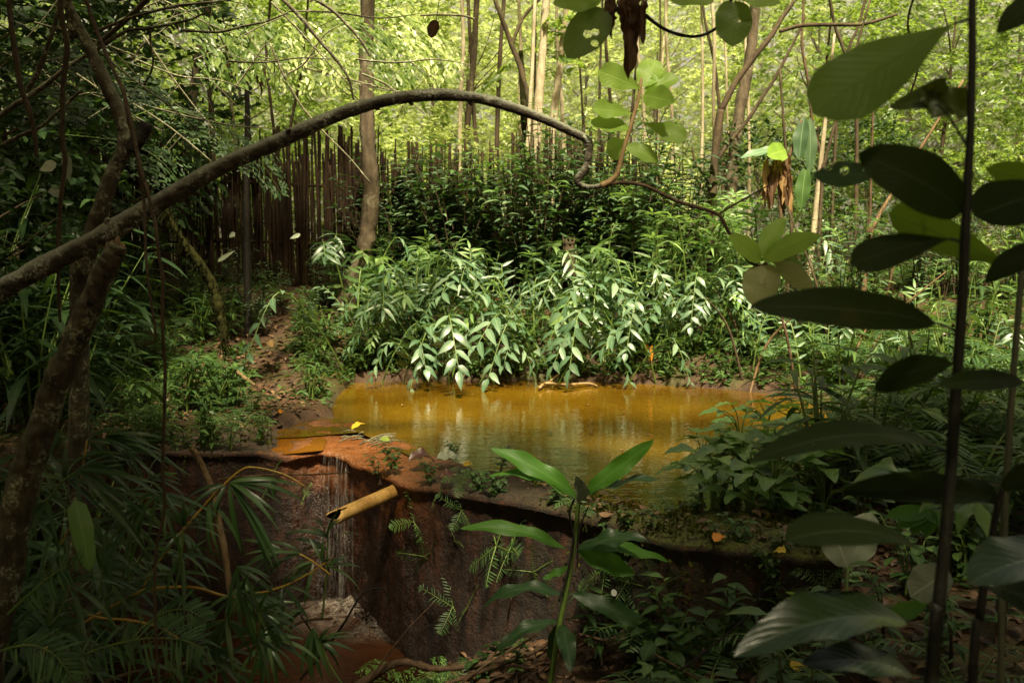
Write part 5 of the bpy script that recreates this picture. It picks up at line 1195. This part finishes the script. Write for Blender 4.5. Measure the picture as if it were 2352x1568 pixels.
shoot('dark low bamboo shoot in the bottom left corner', [(20,1590,3),(80,1520,3),(130,1420,2.6),(160,1340,2)], 2.7, [(160,1340,9,-60,200,140,18),(110,1440,8,-40,180,140,18),(60,1530,8,-20,160,140,18)], 'cane_green')
shoot('dim bamboo shoot behind the yellow canes', [(260,1420,2.6),(300,1330,2.6),(330,1250,2.2),(300,1200,2)], 3.5, [(300,1200,8,100,320,120,13),(330,1260,8,-60,40,130,13),(290,1340,8,-150,20,130,14),(250,1150,7,-60,40,120,13)], 'cane_green')
shoot('bamboo shoot dangling narrow leaves near the stout pale stick', [(640,1540,2.4),(620,1470,2.4),(590,1400,2.2),(560,1330,1.8)], 3.4, [(560,1330,7,-120,-40,110,15),(590,1400,7,-30,60,120,15),(620,1470,8,-140,20,120,16),(610,1420,6,-100,-60,120,15)], 'cane_green')
shoot('grassy bamboo shoot on the near edge below the leaning trunk', [(140,1250,2.6),(170,1180,2.6),(200,1010,2)], 3.2, [(200,1010,7,-50,70,150,14),(190,1050,8,-40,30,170,14),(240,1000,7,-40,10,150,14),(280,1020,6,-50,0,150,13)], 'cane_yellow')
shoot('bamboo shoot between the foam and the long root', [(800,1590,2.4),(760,1530,2.4),(735,1470,2),(720,1440,1.6)], 3.8, [(720,1440,6,-110,-60,110,16),(735,1470,6,-60,60,90,14),(700,1400,5,170,230,100,13)], 'cane_green')
for k in range(15):
    u = RN.uniform(-20, 640); v = RN.uniform(1060, 1600); y = RN.uniform(2.6, 3.9)
    shoot('dark tangled bamboo shoot filling the shade of the near left bank', [(u - 20, v + 150, 2.2), (u - 5, v + 70, 2.2), (u, v, 1.8)], y, [(u, v, 7, RN.uniform(-80, 0), RN.uniform(120, 220), 125, 15), (u - 5, v + 60, 6, -150, 30, 120, 15)], 'cane_green')
# broad strap leaf and big fern fronds
loose('strap_leaf', 'pale green ribbed strap leaf hanging tip down among the bamboo', 'leaf', (172, 1146), (206, 1312), 2.75, 50, .15, 'strap', 'ginger_fresh', arch=.05, wave=.1)
def bigfrond(label, spec, y, w, pin, ml='fern', leaf=0., fill=1.2, up=V((0, -.6, 1))):
    q, _ = pc(spec, y); t = Thing('fern_frond', label, 'fern', q[0], 'large fern fronds at the left'); m = MB(); st = MB(); frond(m, st, q, pin, w, RN, leaf, up=up, fill=fill, rr=.004, droop=.35, start=.2); t.part('stalks', st, 'cane_green'); t.part('fronds', m, ml)
bigfrond('large arching fern frond along the bottom left, biggest of its kind', [(70,1580,1),(183,1507,1),(311,1468,1),(414,1468,1),(470,1490,1)], 2.5, .12, 26, fill=.6)
bigfrond('dark fern frond rising from the leaning trunk foot', [(18,1410,1),(70,1360,1),(120,1320,1),(190,1278,1)], 2.5, .1, 20, fill=.7)
bigfrond('fern frond tucked behind the yellow cane', [(330,1440,1),(380,1405,1),(430,1400,1),(480,1430,1)], 2.9, .1, 18)
bigfrond('dim fern frond at the bottom left corner', [(-20,1500,1),(60,1480,1),(120,1500,1),(170,1560,1)], 2.4, .1, 20, fill=.7)
# tree-fern fronds and feathery foliage in the upper left
for lab, sp, y, w, pin, ml, leaf in [
    ('grey-green tree-fern frond sweeping down to the right above the fence', [(300,270,1),(370,250,1),(450,268,1),(530,310,1),(590,360,1),(650,450,1)], 6.0, .26, 30, 'fern', .045), ('tree-fern frond drooping below the sweeping one', [(150,310,1),(230,318,1),(300,330,1),(370,370,1),(420,430,1)], 5.6, .24, 26, 'fern', .045),
    ('dark tree-fern frond near the left edge, upper', [(-20,150,1),(60,120,1),(130,125,1),(200,160,1)], 4.6, .26, 26, 'wood_dark', .045), ('dark tree-fern frond near the left edge, lower', [(-20,240,1),(50,215,1),(120,225,1),(190,270,1)], 4.9, .26, 26, 'wood_dark', .045),
    ('dark fern frond behind the crooked tree', [(190,230,1),(240,190,1),(310,190,1),(370,230,1)], 5.4, .26, 26, 'wood_dark', .045), ('bright feathery frond hanging in the leafy gap, left', [(430,20,1),(480,60,1),(520,120,1),(540,190,1)], 7.2, .42, 24, 'wood_mid', .075), ('bright feathery frond hanging in the leafy gap, right', [(640,10,1),(690,60,1),(720,130,1),(730,200,1)], 7.6, .42, 24, 'wood_bright', .075),
    ('feathery frond above the stout trunk', [(760,20,1),(830,60,1),(890,120,1),(930,190,1)], 8.0, .42, 24, 'wood_mid', .075), ('feathery frond right of the stout trunk', [(860,-10,1),(930,40,1),(990,110,1),(1020,180,1)], 8.4, .42, 24, 'wood_bright', .075), ('small feathery frond between the two hanging ones', [(540,-10,1),(580,40,1),(600,100,1),(610,170,1)], 7.8, .36, 22, 'wood_mid', .075)]:
    bigfrond(lab, sp, y, w, pin, ml, leaf)
# dark broad-bladed clump at the left edge
dl = bush(RN, 'leafy_clump', .95, 9, 13, .34, .035, 'wood_dark', 'narrow', .5, 'plant', 'cane_green', .15, .45); dl2 = bush(RN, 'leafy_clump', .8, 8, 10, .24, .06, 'shrub_dark', 'lance', .5, 'plant', 'cane_green', .15, .35); du = set()
for i, (u, y, k, s) in enumerate([(-40,4.3,0,1.4),(30,4.8,0,1.3),(90,5.3,0,1.2),(-20,5.8,0,1.5),(60,6.4,0,1.5),(150,6.9,0,1.2),(-80,5.0,1,1.5),(20,7.2,1,1.4),(110,8.2,1,1.3),(200,7.6,1,1.0),(-60,8,1,1.5),(250,8.4,0,1.2),(60,9.2,1,1.5),(170,9.4,1,1.3),(0,9.8,0,1.8),(-70,7,0,1.8)]):
    x = P(u, 700, y).x; place([dl, dl2], du, k, on(x, y), RN.uniform(0, 6.28), s, ('dark narrow-bladed clump ' if k == 0 else 'dark broad-bladed clump ') + ('close behind the leaning broken trunk' if y < 6.5 else 'deep in the shade at the left end of the fence'), 'dark clumps at the left edge')
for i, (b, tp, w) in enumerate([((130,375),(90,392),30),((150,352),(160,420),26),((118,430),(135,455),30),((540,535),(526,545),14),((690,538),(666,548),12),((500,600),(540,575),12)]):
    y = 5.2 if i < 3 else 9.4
    loose('catchlight_leaf', 'leaf coloured pale like caught light ' + ('by the dark vine on the left' if i < 3 else 'before the dark bamboo fence'), 'leaf', b, tp, y, w * .8, .4, 'lance', 'grey_leaf' if i != 0 else 'white_leaf', 'leaves coloured pale like caught light')  # the caught light is put into the pale leaf colour

# moss and litter on the dam
ms = MB(); lw = MB(); A_, _ = smooth(front, 0, 16); B_, _ = smooth(back, 0, 16)
for k in range(5200):
    i = RN.randrange(len(A_)); a = A_[i]; b = B_[i]; q = RN.random()
    if -1.5 < a.x < .15 + .5 * noise.noise(V((a.x * 3, q * 3, 1))) : continue
    p = lerp(b, a, q * 1.04); p.z = lerp(.046, .045, sstep(-.75, .1, a.x)) + .01 + RN.uniform(-.01, .012)
    if RN.random() < .25: p = a + V((0, -.03, -RN.random() ** 2 * .4))
    if noise.noise(p * 7) < -.1: continue
    ms.hexleaf(p, p + V((RN.uniform(-.02, .02), RN.uniform(-.025, .01), RN.uniform(.004, .03))), rv(RN), .012, .2)
for k in range(420):
    i = RN.randrange(len(A_)); a = A_[i]; b = B_[i]; q = RN.random()
    if a.x < .05 and a.x > -1.6: continue
    p = lerp(b, a, q); p.z = lerp(.055, .07, sstep(-.75, .1, a.x)) + RN.uniform(0, .015); s = RN.uniform(.02, .07); an = RN.uniform(0, 6.28)
    lw.leaf(p, p + V((math.cos(an) * s, math.sin(an) * s, RN.uniform(-.1, .3) * s)), V((0, 0, 1)) + rv(RN, .4), s * RN.uniform(.35, .6), 4, 'ell', arch=RN.uniform(-.1, .25), fold=RN.uniform(-.3, .5), cols=1, rnd=RN)
solo('moss_tufts', ms, 'moss_tuft', None, None, (0, 0, 0), kind='stuff')
solo('dam_leaf_litter', lw, 'litter', None, None, (0, 0, 0), kind='stuff')

for i in range(16):
    u = RN.uniform(270, 610); g = G(u, RN.uniform(1000, 1040), .03)
    place(hb, hu, RN.randrange(3), g, RN.uniform(0, 6.28), RN.uniform(.5, .9), 'little herb rooted along the mossy left wing of the dam', 'herbs on the left wing of the dam')

# more herbs crowding the dam end and the near right slope
for i in range(30):
    u = RN.uniform(1480, 2360); Yh = RN.uniform(3.1, 4.6); x = P(u, 900, Yh).x
    if sdist(WALLP, x, Yh) < .05 or sdist(POOL, x, Yh) < .05: continue
    place(ff, fu2, RN.choice((1, 2, 3, 3, 2)), on(x, Yh), RN.uniform(0, 6.28), RN.uniform(.6, 1.15), 'small leafy plant crowding the slope ' + ('before the mossy dam end' if u < 1850 else 'around the sapling stem'), 'plants crowding the near right slope')

# fine twigs crossing the upper left, and drifting leaves on the pool
for k in range(30):
    u = RN.uniform(-40, 900); v = RN.uniform(-40, 250); y = RN.uniform(4.2, 8.0); a = RN.choice((-1, 1)) * RN.uniform(-.2, .95); l = RN.uniform(120, 330); m = MB()
    q, s = pc([(u, v, 2.6), (u + l * .35 * math.cos(a), v + l * .35 * math.sin(a) + RN.uniform(-12, 12), 2.2), (u + l * .7 * math.cos(a), v + l * .7 * math.sin(a) + RN.uniform(-14, 14), 1.7), (u + l * math.cos(a), v + l * math.sin(a), 1)], y); m.tube(q, s, 5, n=5, jit=.2)
    for j in range(RN.randint(2, 5)):
        f = RN.uniform(.15, .85); b = lerp(q[1], q[2], f); e = b + V((RN.uniform(-.28, .28), RN.uniform(-.2, .2), RN.uniform(-.3, .16))); r1 = s[2] * .7; m.tube([b, lerp(b, e, .5) + rv(RN, .02), e], [r1, r1 * .7, r1 * .3], 4, n=3)
    solo('bare_twig', m, 'bark_dark', 'fine dark bare twig criss-crossing above the fence and the crooked tree', 'twig', q[0], 'fine twigs in the upper left of the wood')
for k in range(14):
    g = G(RN.uniform(800, 1560), RN.uniform(885, 1040), 0)
    if sdist(POOL, g.x, g.y) > -.1: continue
    a = RN.uniform(0, 6.28); s = RN.uniform(.03, .06); m = MB(); b = V((g.x, g.y, .006)); m.leaf(b, b + V((math.cos(a) * s, math.sin(a) * s, .004)), V((0, 0, 1)), s * .5, 5, 'ell', arch=.08, fold=.2, cols=1, rnd=RN)
    solo('floating_leaf', m, RN.choice(('litter', 'dead_pale', 'dead_leaf')), 'tiny brown leaf drifting on the amber pool', 'leaf', b, 'tiny leaves drifting on the pool')

for i in range(34):
    k = RN.randrange(int(len(A_) * .42), len(A_)); p = lerp(A_[k], B_[k], RN.choice((.0, .02, .1, .95, 1.05))); p.z = .02
    if RN.random() < .3: p += V((0, -.05, -RN.uniform(.05, .3)))
    place(ff, fu2, RN.choice((1, 2, 2, 3)), p, RN.uniform(0, 6.28), RN.uniform(.25, .6), 'little plant rooted along the ' + ('mossy right stretch' if p.x > .4 else 'bare middle stretch') + ' of the dam edge', 'plants rooted along the dam edge', tilt=(RN.uniform(0, .5), 0))

for i in range(60):
    u = 800 + i * 14 + RN.uniform(-8, 8); y = RN.uniform(9.25, 9.7); x = P(u, 800, y).x
    if sdist(POOL, x, y) < -.05: continue
    place(hb, hu, RN.choice((0, 0, 2, 1)), on(x, y, -.01), RN.uniform(0, 6.28), RN.uniform(.6, 1.2), 'low herb fringing the far waterline ' + bankw(u), 'herbs fringing the far waterline', tilt=(RN.uniform(.1, .5), 0))
